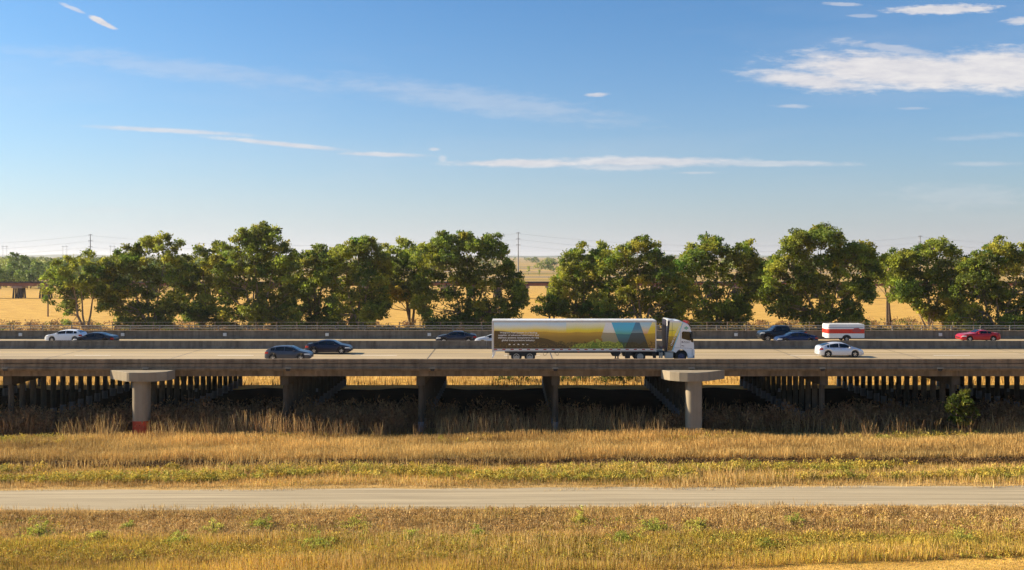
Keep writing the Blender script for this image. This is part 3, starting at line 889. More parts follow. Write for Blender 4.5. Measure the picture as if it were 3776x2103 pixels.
# belts that read as one mass
vs, cs = [], []
for k in range(760):
    d = r0.uniform(900, 3600) if k < 520 else r0.uniform(650, 1300)
    xp = r0.uniform(-100, 1000) if r0.random() < .62 or k >= 520 else r0.uniform(1000, 3900)
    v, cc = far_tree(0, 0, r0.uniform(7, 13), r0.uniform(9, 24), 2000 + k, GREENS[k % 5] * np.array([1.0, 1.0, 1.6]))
    v = v[::2]; cc = cc[::2]
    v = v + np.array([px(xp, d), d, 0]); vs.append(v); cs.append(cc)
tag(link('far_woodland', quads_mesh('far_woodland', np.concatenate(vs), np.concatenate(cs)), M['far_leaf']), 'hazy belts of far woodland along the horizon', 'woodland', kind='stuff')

# ------------------------------------------------------------------ vehicles
def paint(name, c, metal=0.3):
    return mat(name, c, 0.32, metal, spec=0.4, coat=0.35)

def smooth_profile(pts, L, step=0.06, win=3):
    xs = np.arange(0, L + 1e-6, step); xs[-1] = L
    z = np.interp(xs, [p[0] for p in pts], [p[1] for p in pts])
    zz = z.copy()
    for _ in range(win):
        zz[1:-1] = (zz[:-2] + 2 * zz[1:-1] + zz[2:]) / 4
    return xs, zz

tyre_cache = {}
def wheel(parent, x, y, r, w, side, rim_mat, spokes=5):
    """side -1: outer face towards -y"""
    t = MB()
    prof = [(-w / 2, r * .62), (-w / 2, r * .9), (-w * .36, r), (w * .36, r), (w / 2, r * .9), (w / 2, r * .62)]
    n = 24
    P = [[(math.cos(a) * pr, py, math.sin(a) * pr) for a in [2 * math.pi * k / n for k in range(n + 1)]] for py, pr in prof]
    t.grid(P)
    o = t.build('wheel', M['rubber'], parent, True, (x, y, r))
    rm = MB()
    yo = side * w * .46
    rm.grid([[(math.cos(a) * pr, yo * q, math.sin(a) * pr) for a in [2 * math.pi * k / n for k in range(n + 1)]] for pr, q in ((r * .66, 1.0), (r * .60, 1.02), (r * .57, .6))])
    for k in range(spokes):
        a = 2 * math.pi * k / spokes + .3
        ca, sa = math.cos(a), math.sin(a)
        hw0, hw1 = r * .12, r * .085
        q = [(ca * r * .12 - sa * hw0, sa * r * .12 + ca * hw0), (ca * r * .12 + sa * hw0, sa * r * .12 - ca * hw0), (ca * r * .6 + sa * hw1, sa * r * .6 - ca * hw1), (ca * r * .6 - sa * hw1, sa * r * .6 + ca * hw1)]
        rm.prism(q, yo * .75, yo * .95)
    rm.cyl((0, yo * .7, 0), r * .16, yo * .3, 'y', 12)
    rm.build('rim', rim_mat, o, True)
    hub = MB().cyl((0, yo * .2, 0), r * .56, yo * .3, 'y', 20)
    hub.build('brake_disc', M['dark_steel'], o, True)
    return o

def car(name, label, body_mat, X, d, heading, L, W, H, prof, belt, wb, ws_x, rw_x, b_pillar, side_x, wheel_r=.33, clear=.19, cat='car', group=None, lamps='sedan', bed=None, rim=None, drl=False):
    """prof: (x, z) top line from rear 0 to nose L; belt: (rear z, front z); wb: axle positions; ws_x: windscreen (base, top); rw_x: rear glass (base, top); side_x: side glass range"""
    e = empty(name, (X, d, DZ + .004), 0.0 if heading > 0 else math.pi)
    tag(e, label, cat, group)
    step = .05
    xs, zt = smooth_profile(prof, L, step)
    hw = W / 2
    def wid(x):
        q = min(x, L - x)
        return hw * (0.74 + .26 * min(1, max(q, 0) / .55) ** .5)
    def blt(x): return belt[0] + (belt[1] - belt[0]) * x / L
    def low(x):
        z = clear + (.10 if x < .25 or x > L - .2 else 0) * (1 - min(x, L - x) / .25)
        for a in wb:
            dx = abs(x - a); R = wheel_r + .055
            if dx < R: z = max(z, wheel_r + math.sqrt(R * R - dx * dx))
        return z
    def topz(x): return float(np.interp(x, xs, zt))
    def section(x):
        z1, w, b0 = topz(x), wid(x), low(x)
        b = min(blt(x), z1 - .03)
        b0 = min(b0, b - .10)
        gh = max(0, min(1, (z1 - b) / max(H - b, .05)))
        wr = w * (.955 - .22 * gh)
        y6 = w * .955 + (wr - w * .955) * .9
        z6 = b + (z1 - b) * .85
        return [(0, b0), (w * .88, b0), (w * .975, b0 + .03), (w, b0 + .45 * (b - b0)), (w * .985, b - .05), (w * .955, b), (y6, z6), (wr * .88, z1 - .02), (wr * .5, z1), (0, z1 + .012)], (w, b, z1, y6, z6, wr)
    P = []
    for x in xs:
        sct, _ = section(x)
        ring = [(x - L / 2, y, z) for y, z in sct] + [(x - L / 2, -y, z) for y, z in reversed(sct[1:-1])]
        P.append(ring + [ring[0]])
    body = MB().grid(P)
    n = len(P[0]) - 1
    body.f.append(tuple(range(n - 1, -1, -1)))
    body.f.append(tuple((len(P) - 1) * (n + 1) + i for i in range(n)))
    body_o = body.build('body', body_mat, e, True)
    MB().box(-L / 2 + .35, L / 2 - .3, -hw * .80, hw * .80, clear - .02, clear + .30).build('underbody', M['black_plastic'], e)
    # glazing
    def side_pt(x, f, s, off):
        _, (w, b, z1, y6, z6, wr) = section(x)
        y = w * .955 + (y6 - w * .955) * f; z = b + (z6 - b) * f
        return (x - L / 2, s * (y + off), z)
    cuts = [side_x[0]] + list(b_pillar) + [side_x[1]]
    for s in (-1, 1):
        for a, b in zip(cuts[:-1], cuts[1:]):
            xx_ = np.linspace(a + .035, b - .035, 12)
            MB().grid([[side_pt(x, f, s, .007) for f in (.06, .5, .97)] for x in xx_]).build('window', M['glass'], e, True)
    def top_patch(a, b, nm, m, k=.80):
        rows = []
        for x in np.linspace(a, b, 9):
            _, (w, bb, z1, y6, z6, wr) = section(x)
            rows.append([(x - L / 2, q * wr * k, z1 + .02 - .012 * abs(q)) for q in (-1, -.5, 0, .5, 1)])
        MB().grid(rows).build(nm, m, e, True)
    top_patch(ws_x[1] + .03, ws_x[0] - .04, 'windscreen', M['glass'])
    if rw_x: top_patch(rw_x[0] + .05, rw_x[1] - .03, 'rear_window', M['glass'])
    # doors with handles
    dcuts = [wb[0] + wheel_r + .12] + [c for c in b_pillar[:1]] + [wb[1] - wheel_r - .16]
    if len(b_pillar) > 1: dcuts = [wb[0] + wheel_r + .10, b_pillar[-1], wb[1] - wheel_r - .16]
    for s in (-1, 1):
        for a, b in zip(dcuts[:-1], dcuts[1:]):
            if b - a < .3: continue
            rows = []
            for x in np.linspace(a + .015, b - .015, 6):
                sct, _ = section(x)
                rows.append([(x - L / 2, s * (y + .008), z) for y, z in sct[2:6]])
            dr = MB().grid(rows).build('door', body_mat, e, True)
            sct, _ = section(a + .22)
            MB().box(a + .08 - L / 2, a + .28 - L / 2, s * (sct[4][0] + .008), s * (sct[4][0] + .035), sct[4][1] - .06, sct[4][1] - .03).build('door_handle', body_mat if lamps != 'silver' else M['chrome'], dr)
        # mirror
        xm = ws_x[0] - .38
        sct, _ = section(xm)
        y0 = sct[5][0]
        MB().rbox(xm - .10 - L / 2, xm + .10 - L / 2, min(s * y0, s * (y0 + .2)), max(s * y0, s * (y0 + .2)), sct[5][1] + .0, sct[5][1] + .14, .02).build('mirror', body_mat, e, True)
        # lamps
        def lamp(xa, xb, z0, z1, nm, m):
            rows = []
            for x in np.linspace(xa, xb, 6):
                w = wid(x)
                t_ = (x - xa) / (xb - xa)
                rows.append([(x - L / 2 + (.012 if x > L / 2 else -.012), s * (w * .996 + .012), min(z, topz(x) - .035)) for z in (z0, (z0 + z1) / 2, z1)])
            MB().grid(rows).build(nm, m, e, True)
        zn = topz(L - .25)
        lamp(L - .62, L - .03, zn - .19, zn - .07, 'headlight', M['lamp_white'])
        zr = topz(.12)
        lamp(.02, .42, zr - .26, zr - .06, 'tail_light', M['lamp_red'])
        MB().prism([(L / 2 - .004, clear + .22), (L / 2 + .012, clear + .24), (L / 2 + .012, clear + .34), (L / 2 - .004, clear + .36)], -hw * .5, hw * .5).build('grille', M['black_plastic'], e) if s > 0 else None
    # rocker trim
    for s in (-1, 1):
        a, b = wb[0] + wheel_r + .08, wb[1] - wheel_r - .08
        MB().grid([[(x - L / 2, s * (wid(x) * q + .012), z) for q, z in ((.95, clear), (.985, clear + .06))] for x in np.linspace(a, b, 6)]).build('sill_trim', M['black_plastic'], e)
    for a in wb:
        for s in (-1, 1):
            wheel(e, a - L / 2, s * (hw - .12), wheel_r, .21, s, rim or M['alloy'])
    return e

SEDAN = dict(L=4.8, W=1.84, H=1.43, prof=[(0, .62), (.06, .88), (.18, 1.02), (.62, 1.09), (1.0, 1.17), (1.55, 1.36), (2.05, 1.43), (2.6, 1.42), (3.0, 1.34), (3.55, 1.05), (3.75, .99), (4.4, .86), (4.66, .74), (4.76, .58), (4.8, .45)],
             belt=(.98, .90), wb=(.98, 3.82), ws_x=(3.6, 2.75), rw_x=(.72, 1.6), b_pillar=(1.42, 2.25), side_x=(.98, 3.38))
HATCH = dict(L=4.5, W=1.82, H=1.45, prof=[(0, .60), (.04, .85), (.12, 1.03), (.34, 1.18), (.85, 1.37), (1.45, 1.45), (2.1, 1.45), (2.65, 1.37), (3.25, 1.06), (3.45, 1.0), (4.1, .88), (4.36, .76), (4.46, .60), (4.5, .45)],
             belt=(1.03, .93), wb=(.85, 3.55), ws_x=(3.3, 2.45), rw_x=(.22, .82), b_pillar=(1.05, 1.95), side_x=(.62, 3.05))
LIFT = dict(L=4.55, W=1.80, H=1.46, prof=[(0, .60), (.05, .86), (.10, 1.06), (.30, 1.12), (.95, 1.32), (1.6, 1.45), (2.1, 1.47), (2.6, 1.42), (3.2, 1.15), (3.6, .99), (4.2, .82), (4.42, .68), (4.52, .55), (4.55, .45)],
            belt=(.99, .90), wb=(.90, 3.60), ws_x=(3.45, 2.5), rw_x=(.30, 1.15), b_pillar=(1.05, 2.0), side_x=(.78, 3.25))
COUPE = dict(L=4.75, W=1.88, H=1.36, prof=[(0, .62), (.05, .90), (.15, 1.02), (.75, 1.06), (1.1, 1.15), (1.6, 1.32), (2.0, 1.36), (2.35, 1.34), (2.6, 1.27), (3.05, 1.02), (3.2, .98), (4.3, .88), (4.6, .76), (4.72, .58), (4.75, .45)],
             belt=(.98, .92), wb=(.95, 3.72), ws_x=(3.05, 2.35), rw_x=(.85, 1.6), b_pillar=(1.65,), side_x=(1.15, 2.9))
PICKUP = dict(L=5.7, W=1.98, H=1.86, prof=[(0, .70), (.02, 1.02), (.06, 1.22), (2.0, 1.22), (2.06, 1.28), (2.14, 1.80), (2.4, 1.86), (3.5, 1.86), (3.75, 1.80), (4.25, 1.33), (4.4, 1.26), (5.4, 1.18), (5.6, 1.08), (5.68, .85), (5.7, .55)],
              belt=(1.23, 1.20), wb=(1.15, 4.75), ws_x=(4.25, 3.7), rw_x=None, b_pillar=(3.05,), side_x=(2.2, 4.05), wheel_r=.39, clear=.30)

car('hatchback', 'dark grey hatchback in the nearest lane left of the truck', paint('grey_car_paint', (.070, .075, .095), .5), px(1066, 95.0), 95.1, 1, **HATCH)
car('sedan', 'navy blue sedan just ahead of and beyond the grey hatchback', paint('navy_car_paint', (.010, .013, .035), .4), px(1214, 101.9), 101.9, 1, **SEDAN)
car('liftback_car', 'silver liftback car ahead of the truck in the near lanes', paint('silver_car_paint', (.62, .64, .70), .45), px(3094, 98.6), 98.6, 1, lamps='silver', **LIFT)
car('white_car', 'white car at the far left half hidden by a dark sedan', paint('white_car_paint', (.78, .80, .83), .0), px(243, 115.5), 115.6, -1, **HATCH)
car('sedan', 'black sedan in front of the white car at the far left', paint('black_car_paint', (.012, .013, .020), .3), px(354, 111.8), 111.8, -1, **SEDAN)
car('sedan', 'dark blue grey sedan on the far carriageway just left of the trailer', paint('slate_car_paint', (.035, .036, .055), .5), px(1683, 113.6), 113.9, -1, **SEDAN)
car('sedan', 'pale silver car partly hidden behind the rear of the trailer', paint('pale_car_paint', (.60, .61, .64), .4), px(1828, 113), 113.0 - 2.6, -1, **SEDAN)
car('pickup_truck', 'black pickup truck towing the white and orange cargo trailer', paint('black_pickup_paint', (.010, .011, .016), .3), px(2884, 116.6), 116.8, -1, cat='pickup truck', **PICKUP)
car('sedan', 'dark blue sedan passing in front of the black pickup truck', paint('blue_car_paint', (.012, .022, .075), .4), px(2936, 112.2), 112.4, -1, **SEDAN)
car('coupe', 'bright red coupe on the far carriageway at the right', paint('red_car_paint', (.42, .010, .018), .25), px(3604, 116.5), 116.4, -1, **COUPE)

# white and orange cargo trailer
ct = empty('cargo_trailer', (px(3110, 116.6), 116.8, DZ + .004)); tag(ct, 'white box cargo trailer with an orange red band towed on the far carriageway', 'trailer')
Lc, hwc = 4.5, 1.0
pl = []
for t_ in np.linspace(0, 1, 9):
    a = math.pi * .5 * (1 - t_); pl.append((-Lc / 2 + .45 - .45 * math.cos(a), -hwc + .45 - .45 * math.sin(a)))
plan = [(-Lc / 2 + .45 - .45 * math.sin(math.pi / 2 * q), -hwc + .45 - .45 * math.cos(math.pi / 2 * q)) for q in np.linspace(0, 1, 7)]
plan = plan + [(x, -y) for x, y in reversed(plan)] + [(Lc / 2 - .06, hwc), (Lc / 2, hwc - .06), (Lc / 2, -hwc + .06), (Lc / 2 - .06, -hwc)]
white_box = mat('white_trailer_paint', (.78, .77, .75), .4, var=.05, coat=.3)
orange = mat('orange_red_band', (.62, .028, .012), .4, coat=.3)
MB().prism(plan, .42, .96, 'xy').build('lower_body', white_box, ct, True)
MB().prism([(x * 1.003, y * 1.006) for x, y in plan], 0.96, 1.48, 'xy').build('orange_band', orange, ct, True)
MB().prism(plan, 1.48, 2.0, 'xy').build('upper_body', white_box, ct, True)
MB().prism([(x * .97, y * .95) for x, y in plan], 2.0, 2.05, 'xy').build('roof', white_box, ct, True)
ghost = mat('printed_emblem', (.40, .06, .06), .5)
MB().prism([(.75, 1.34), (1.0, 1.58), (1.5, 1.62), (1.8, 1.44), (1.75, 1.16), (1.3, 1.08), (.9, 1.16)], -hwc - .016, -hwc - .012).build('printed_emblem', ghost, ct)
MB().box(-2.05, 2.1, -hwc - .004, -hwc - .001, 1.62, 1.72).build('grey_stripe', mat('grey_stripe', (.35, .38, .48), .5), ct)
for s in (-1, 1):
    a = MB()
    arc = [(.1 + .52 * math.cos(q), .40 + .40 * math.sin(q)) for q in np.linspace(0, math.pi, 11)] + [(.1 - .52, .36), (.1 + .52, .36)]
    a.prism(arc, min(s * (hwc + .004), s * (hwc + .05)), max(s * (hwc + .004), s * (hwc + .05)))
    a.build('mudguard', M['black_plastic'], ct)
    wheel(ct, .1, s * (hwc - .03), .31, .19, s, M['galv'])
MB().prism([(-Lc / 2 - .95, .44), (-Lc / 2 + .1, .40), (-Lc / 2 + .1, .52), (-Lc / 2 - .95, .50)], -.06, .06).build('drawbar', M['dark_steel'], ct)
for s in (-1, 1):
    MB().box(Lc / 2, Lc / 2 + .02, s * .75 - .1, s * .75 + .1, .6, .8).build('tail_light', M['lamp_red'], ct)

# ------------------------------------------------------------------ articulated truck
def text_mesh(body, width=None, height=None, align='LEFT', extrude=.002):
    cu = bpy.data.curves.new('lettering', 'FONT')
    cu.body = body; cu.align_x = align; cu.extrude = extrude; cu.resolution_u = 2
    cu.offset = .018
    ob = bpy.data.objects.new('lettering_source', cu); col.objects.link(ob)
    dg = bpy.context.evaluated_depsgraph_get(); dg.update()
    me = bpy.data.meshes.new_from_object(ob.evaluated_get(dg))
    col.objects.unlink(ob); bpy.data.objects.remove(ob); bpy.data.curves.remove(cu)
    n = len(me.vertices)
    co = np.empty(n * 3, dtype=np.float32); me.vertices.foreach_get('co', co); co = co.reshape(-1, 3)
    w = co[:, 0].max() - co[:, 0].min(); h = co[:, 1].max() - co[:, 1].min()
    sx = width / w if width else None
    sy = height / h if height else None
    sx = sx or sy; sy = sy or sx
    out = np.stack([(co[:, 0] - (co[:, 0].min() + w / 2 if align == 'CENTER' else co[:, 0].min())) * sx, -(co[:, 2]), co[:, 1] * sy], axis=1)
    me.vertices.foreach_set('co', out.astype(np.float32).reshape(-1)); me.update()
    me.name = 'lettering'
    return me

def art_mat(name, sky, hill, forest, hz=.60, x_seam=None, sky2=None):
    """printed landscape: sky ramp above a hill line, hills and tree tops below (all in the trailer's own coordinates)"""
    m = bpy.data.materials.new(name)
    t, b = nodes_of(m)
    b.inputs['Roughness'].default_value = .35
    b.inputs['Coat Weight'].default_value = .3
    tcn = t.nodes.new('ShaderNodeTexCoord'); s = t.nodes.new('ShaderNodeSeparateXYZ')
    t.links.new(tcn.outputs['Object'], s.inputs[0])
    def mth(op, a, b_=None, clamp=False):
        n = t.nodes.new('ShaderNodeMath'); n.operation = op; n.use_clamp = clamp
        for i, v in enumerate((a, b_)):
            if v is None: continue
            if isinstance(v, (int, float)): n.inputs[i].default_value = v
            else: t.links.new(v, n.inputs[i])
        return n.outputs[0]
    def noise(scale, stretch, detail=4):
        mp = t.nodes.new('ShaderNodeMapping'); mp.inputs['Scale'].default_value = stretch
        t.links.new(tcn.outputs['Object'], mp.inputs['Vector'])
        n = t.nodes.new('ShaderNodeTexNoise'); n.inputs['Scale'].default_value = scale; n.inputs['Detail'].default_value = detail
        t.links.new(mp.outputs[0], n.inputs['Vector'])
        return n.outputs['Fac']
    v = mth('DIVIDE', mth('SUBTRACT', s.outputs[2], 1.29), 2.52)
    h = mth('ADD', hz - .09, mth('MULTIPLY', noise(.35, (1, 1, 0), 3), .18))
    up = mth('DIVIDE', mth('SUBTRACT', v, h), 1 - hz, True)
    wob = mth('ADD', up, mth('MULTIPLY', mth('SUBTRACT', noise(1.2, (.25, 1, 3)), .5), .12), True)
    skyc = ramp(t, wob, sky)
    if sky2:
        sk2 = ramp(t, wob, sky2)
        mx = t.nodes.new('ShaderNodeMix'); mx.data_type = 'RGBA'
        t.links.new(mth('GREATER_THAN', s.outputs[0], x_seam), mx.inputs['Factor']); t.links.new(skyc, mx.inputs['A']); t.links.new(sk2, mx.inputs['B'])
        skyc = mx.outputs['Result']
    dn = mth('DIVIDE', mth('SUBTRACT', h, v), hz, True)
    dn2 = mth('ADD', dn, mth('MULTIPLY', mth('SUBTRACT', noise(.8, (.4, 1, 2.2)), .5), .35), True)
    hillc = ramp(t, dn2, hill)
    fn_ = noise(6.0, (1, 1, 1.4), 6)
    forc = ramp(t, fn_, forest)
    fm = mth('LESS_THAN', mth('ADD', v, mth('MULTIPLY', mth('SUBTRACT', noise(1.6, (1, 1, 0), 5), .5), .45)), .24)
    m1 = t.nodes.new('ShaderNodeMix'); m1.data_type = 'RGBA'
    t.links.new(fm, m1.inputs['Factor']); t.links.new(hillc, m1.inputs['A']); t.links.new(forc, m1.inputs['B'])
    m2 = t.nodes.new('ShaderNodeMix'); m2.data_type = 'RGBA'
    t.links.new(mth('GREATER_THAN', v, h), m2.inputs['Factor']); t.links.new(m1.outputs['Result'], m2.inputs['A']); t.links.new(skyc, m2.inputs['B'])
    t.links.new(m2.outputs['Result'], b.inputs['Base Color'])
    return m

TY = 93.4                                   # near side of the truck
TX = px(1815, TY)
def tz(Y): return (616 - Y) / 121.0
def txx(X): return (X - 110) / 121.0
LT, WT = 15.7, 2.58
st = empty('semi_trailer', (TX, TY, DZ + .004)); tag(st, 'long box semi trailer printed with a sunset landscape and white slogan', 'trailer')
M['trailer_white'] = mat('trailer_white_paint', (.80, .79, .78), .35, var=.04, coat=.3)
M['rail_alu'] = mat('trailer_aluminium_rail', (.55, .55, .56), .35, .35, var=.08)
M['axle_black'] = mat('chassis_black', (.012, .012, .012), .6)
M['tape_red'] = mat('red_reflective_tape', (.45, .02, .025), .4)
M['tape_white'] = mat('white_reflective_tape', (.80, .78, .76), .35)
MB().rbox(.02, LT - .02, .02, WT - .02, tz(488), 3.93, .03).build('box_body', M['trailer_white'], st)
MB().rbox(0, LT, 0.0, WT, 3.935, 4.0, .02).build('roof', M['trailer_white'], st)
MB().box(.16, LT - .09, -.02, .018, 3.81, 3.933).build('top_rail', M['rail_alu'], st)
MB().box(.16, LT - .09, -.025, .018, 1.04, tz(463)).build('bottom_rail', M['rail_alu'], st)
MB().box(0, .155, -.03, .018, .98, 3.933).build('rear_post', M['rail_alu'], st)
MB().box(LT - .085, LT + .01, -.025, .018, 1.0, 3.933).build('front_post', M['rail_alu'], st)
for y0 in (.06, WT / 2 + .01):
    MB().box(-.03, .018, y0, y0 + WT / 2 - .07, 1.15, 3.85).build('rear_door', M['trailer_white'], st)
# printed side panel and its coloured facets
SKY1 = [(0, (.95, .58, .05)), (.18, (.96, .72, .14)), (.45, (.95, .88, .55)), (.75, (.78, .90, .93)), (1, (.60, .82, .95))]
SKY2 = [(0, (.96, .64, .04)), (.25, (.97, .78, .05)), (.5, (.96, .88, .38)), (.8, (.96, .94, .70)), (1, (.88, .94, .86))]
HILL = [(0, (.62, .36, .04)), (.25, (.40, .23, .035)), (.55, (.26, .15, .022)), (1, (.11, .065, .015))]
FOR = [(.35, (.035, .022, .008)), (.5, (.11, .075, .016)), (.62, (.24, .17, .03)), (.75, (.36, .24, .03))]
FORG = [(.35, (.06, .085, .012)), (.5, (.20, .26, .03)), (.62, (.42, .50, .05)), (.75, (.60, .62, .09))]
zb, zt_ = tz(459), tz(156)
def facet(name, pts, m, y):
    MB().prism([(txx(a), max(zb, min(zt_, tz(b)))) for a, b in pts], y, y + .0015).build(name, m, art)
art = MB().box(.16, LT - .09, -.006, .018, zb, zt_).build('printed_panel', art_mat('sunset_landscape_print', SKY1, HILL, FOR, .62, txx(968), SKY2), st)
pale = art_mat('pale_facet_print', [(0, (.90, .82, .60)), (.4, (.92, .90, .84)), (1, (.90, .92, .93))], [(0, (.42, .34, .20)), (.5, (.30, .28, .17)), (1, (.20, .22, .08))], FORG, .60)
cyan = art_mat('cyan_facet_print', [(0, (.10, .42, .30)), (.35, (.08, .55, .70)), (.7, (.07, .55, .80)), (1, (.06, .52, .80))], [(0, (.02, .20, .24)), (.5, (.02, .11, .16)), (1, (.01, .06, .07))], [(.4, (.01, .05, .03)), (.6, (.03, .13, .04)), (.75, (.07, .20, .04))], .56)
steel = art_mat('steel_blue_facet_print', [(0, (.20, .30, .30)), (.4, (.06, .26, .40)), (1, (.05, .22, .40))], [(0, (.035, .085, .11)), (.5, (.02, .045, .055)), (1, (.015, .025, .015))], [(.4, (.008, .012, .006)), (.62, (.04, .045, .012)), (.75, (.09, .09, .02))], .60)
warm = art_mat('warm_sky_facet_print', [(0, (.80, .40, .20)), (.3, (.85, .66, .40)), (.7, (.55, .74, .76)), (1, (.40, .68, .84))], HILL, FOR, .58)
yellow = art_mat('yellow_facet_print', [(0, (.95, .62, .04)), (.5, (.97, .74, .04)), (1, (.95, .85, .45))], [(0, (.60, .38, .03)), (.5, (.36, .20, .02)), (1, (.18, .09, .02))], [(.4, (.10, .05, .01)), (.7, (.45, .25, .03))], .58)
green = art_mat('green_facet_print', SKY1, HILL, [(.3, (.05, .10, .01)), (.55, (.14, .24, .02)), (.75, (.28, .40, .04))], .60)
dark_hill = art_mat('dark_hillside_print', SKY1, [(0, (.10, .06, .015)), (.4, (.075, .045, .012)), (1, (.05, .03, .010))], [(.35, (.02, .014, .006)), (.55, (.07, .045, .012)), (.7, (.22, .14, .025))], .80)
facet('dark_hillside', [(134, 252), (220, 256), (330, 268), (470, 298), (610, 322), (740, 345), (860, 385), (960, 425), (1020, 459), (134, 459)], dark_hill, -.0077)
foliage = art_mat('foliage_print', SKY1, [(0, (.50, .46, .06)), (.4, (.34, .36, .05)), (1, (.22, .20, .03))], FORG, .40)
facet('foliage_print', [(1010, 459), (1060, 415), (1120, 398), (1190, 402), (1260, 372), (1330, 345), (1385, 380), (1470, 372), (1540, 392), (1590, 385), (1620, 420), (1640, 459)], foliage, -.0123)
facet('green_facet', [(1315, 460), (1380, 330), (1400, 460)], green, -.0107)
facet('olive_facet', [(1235, 460), (1300, 345), (1345, 460)], green, -.0139)
facet('pale_facet', [(1425, 155), (1490, 155), (1605, 460), (1395, 460), (1370, 330)], pale, -.009)
facet('cyan_facet', [(1490, 155), (1770, 155), (1692, 345), (1640, 460), (1605, 460)], cyan, -.009)
facet('steel_blue_facet', [(1770, 155), (1815, 155), (1928, 460), (1640, 460), (1692, 345)], steel, -.009)
facet('warm_facet', [(1815, 155), (1960, 155), (1884, 340)], warm, -.009)
facet('yellow_facet', [(1960, 155), (1999, 155), (1999, 460), (1928, 460), (1884, 340)], yellow, -.009)
white_ink = mat('white_print_lettering', (.85, .85, .83), .4)
for k, (line, wpx, cx_) in enumerate((('Wesport Fuel System is a leading', 432, 415), ('supplier of advanced alternative fuel', 470, 415), ('delivery systems components for the', 474, 415), ('global transportation industry.', 385, 413))):
    me = text_mesh(line, width=wpx / 121.0, height=.20, align='CENTER')
    link('slogan_line', me, white_ink, art, (txx(cx_), -.012, tz(282 + 29.3 * k)))
for k, xc in enumerate((312, 364, 415, 467, 517)):
    b_ = MB()
    x_, z_ = txx(xc), tz(416)
    if k in (0, 2): b_.prism([(x_ - .09, z_), (x_ + .09, z_), (x_ + .09, z_ + .05), (x_ + .04, z_ + .05), (x_ + .04, z_ + .1), (x_ - .09, z_ + .1)], -.012, -.009)
    elif k == 1: b_.prism([(x_ - .1, z_), (x_ + .1, z_), (x_ + .07, z_ + .04), (x_, z_ + .1), (x_ - .06, z_ + .05)], -.012, -.009)
    elif k == 3: b_.prism([(x_ - .1, z_ + .02), (x_ + .1, z_ + .02), (x_ + .1, z_ + .09), (x_ - .06, z_ + .09)], -.012, -.009)
    else: b_.prism([(x_ - .09, z_), (x_ + .07, z_), (x_ + .1, z_ + .06), (x_ - .06, z_ + .06)], -.012, -.009)
    b_.build('transport_symbol', white_ink, art)
# conspicuity tape
k = 0
x_ = .18
while x_ < LT - .3:
    w_ = .30 if k % 2 == 0 else .48
    MB().box(x_, min(x_ + w_, LT - .12), -.032, -.0255, tz(474), tz(464)).build('tape', M['tape_red'] if k % 2 == 0 else M['tape_white'], st)
    x_ += w_ + .003; k += 1
# running gear
MB().box(txx(305), txx(622), .25, WT - .25, .62, 1.035).build('bogie_frame', M['axle_black'], st)
MB().prism([(txx(305), 1.03), (txx(330), .55), (txx(600), .55), (txx(622), 1.03)], .10, .14).build('side_skirt', M['axle_black'], st)
dark_rim = mat('grey_steel_rim', (.26, .26, .27), .4, .5)
def big_wheel(parent, x, y, side, rim_mat, r=.51):
    w = .30
    t = MB(); n = 28
    t.grid([[(math.cos(a) * pr, py, math.sin(a) * pr) for a in [2 * math.pi * k / n for k in range(n + 1)]] for py, pr in ((-w / 2, r * .58), (-w / 2, r * .92), (-w * .38, r), (w * .38, r), (w / 2, r * .92), (w / 2, r * .58))])
    o = t.build('wheel', M['rubber'], parent, True, (x, y, r))
    yo = side * w * .5
    R = MB()
    R.grid([[(math.cos(a) * pr, yo * q, math.sin(a) * pr) for a in [2 * math.pi * k / n for k in range(n + 1)]] for pr, q in ((r * .60, 1.0), (r * .55, 1.03), (r * .50, .55), (r * .26, .45), (r * .22, .85), (0.001, .9))])
    R.build('rim', rim_mat, o, True)
    B = MB()
    for k in range(10):
        a = 2 * math.pi * k / 10
        B.cyl((math.cos(a) * r * .36, yo * .45, math.sin(a) * r * .36), .018, yo * .14, 'y', 6)
    B.build('wheel_nuts', M['chrome'], o)
    return o
for X in (390, 545):
    for s, y in ((-1, .18), (1, WT - .18)):
        big_wheel(st, txx(X), y, s, M['galv'] if s < 0 else dark_rim)
MB().box(txx(290), txx(296), .08, .70, .12, .98).build('mudflap', M['rubber'], st)
MB().box(txx(290), txx(296), WT - .70, WT - .08, .12, .98).build('mudflap', M['rubber'], st)
u = MB()
for y in (.25, WT - .45):
    u.prism([(txx(112), .97), (txx(152), .97), (txx(125), .45), (txx(112), .45)], y, y + .12)
u.box(txx(108), txx(122), .05, WT - .05, .42, .56)
u.build('rear_underride_guard', M['tape_white'], st)
lg = MB()
lg.prism([(txx(1482), 1.035), (txx(1615), 1.035), (txx(1590), .70), (txx(1575), .55), (txx(1530), .55), (txx(1512), .78)], .10, .16)
for X in (1540, 1568):
    lg.box(txx(X) - .06, txx(X) + .06, .16, .28, .33, .9)
lg.box(txx(1525), txx(1583), .08, .34, .28, .34)
lg.box(txx(1545), txx(1560), .2, WT - .2, .75, .82)
lg.prism([(txx(1482), 1.035), (txx(1615), 1.035), (txx(1583), .34), (txx(1530), .34)], WT - .2, WT - .12)
lg.build('landing_gear', M['axle_black'], st)
for X, Y in ((1600, 500), (1588, 530), (1583, 548)):
    MB().cyl((txx(X), .094, tz(Y)), .035, .005, 'y', 10).build('marker_dot', M['tape_white'], st)
sp = [(700, 492), (705, 530), (716, 545), (730, 536), (745, 515), (770, 505), (815, 502), (838, 512), (856, 536), (868, 541), (876, 530), (878, 492)]
MB().tube([(txx(a), .12, tz(b)) for a, b in sp], .022, 6).build('side_hoop', mat('tan_painted_tube', (.33, .25, .15), .6), st, True)
MB().box(txx(1100), txx(1124), .02, .10, .97, 1.036).build('marker_lamp', M['tape_red'], st)
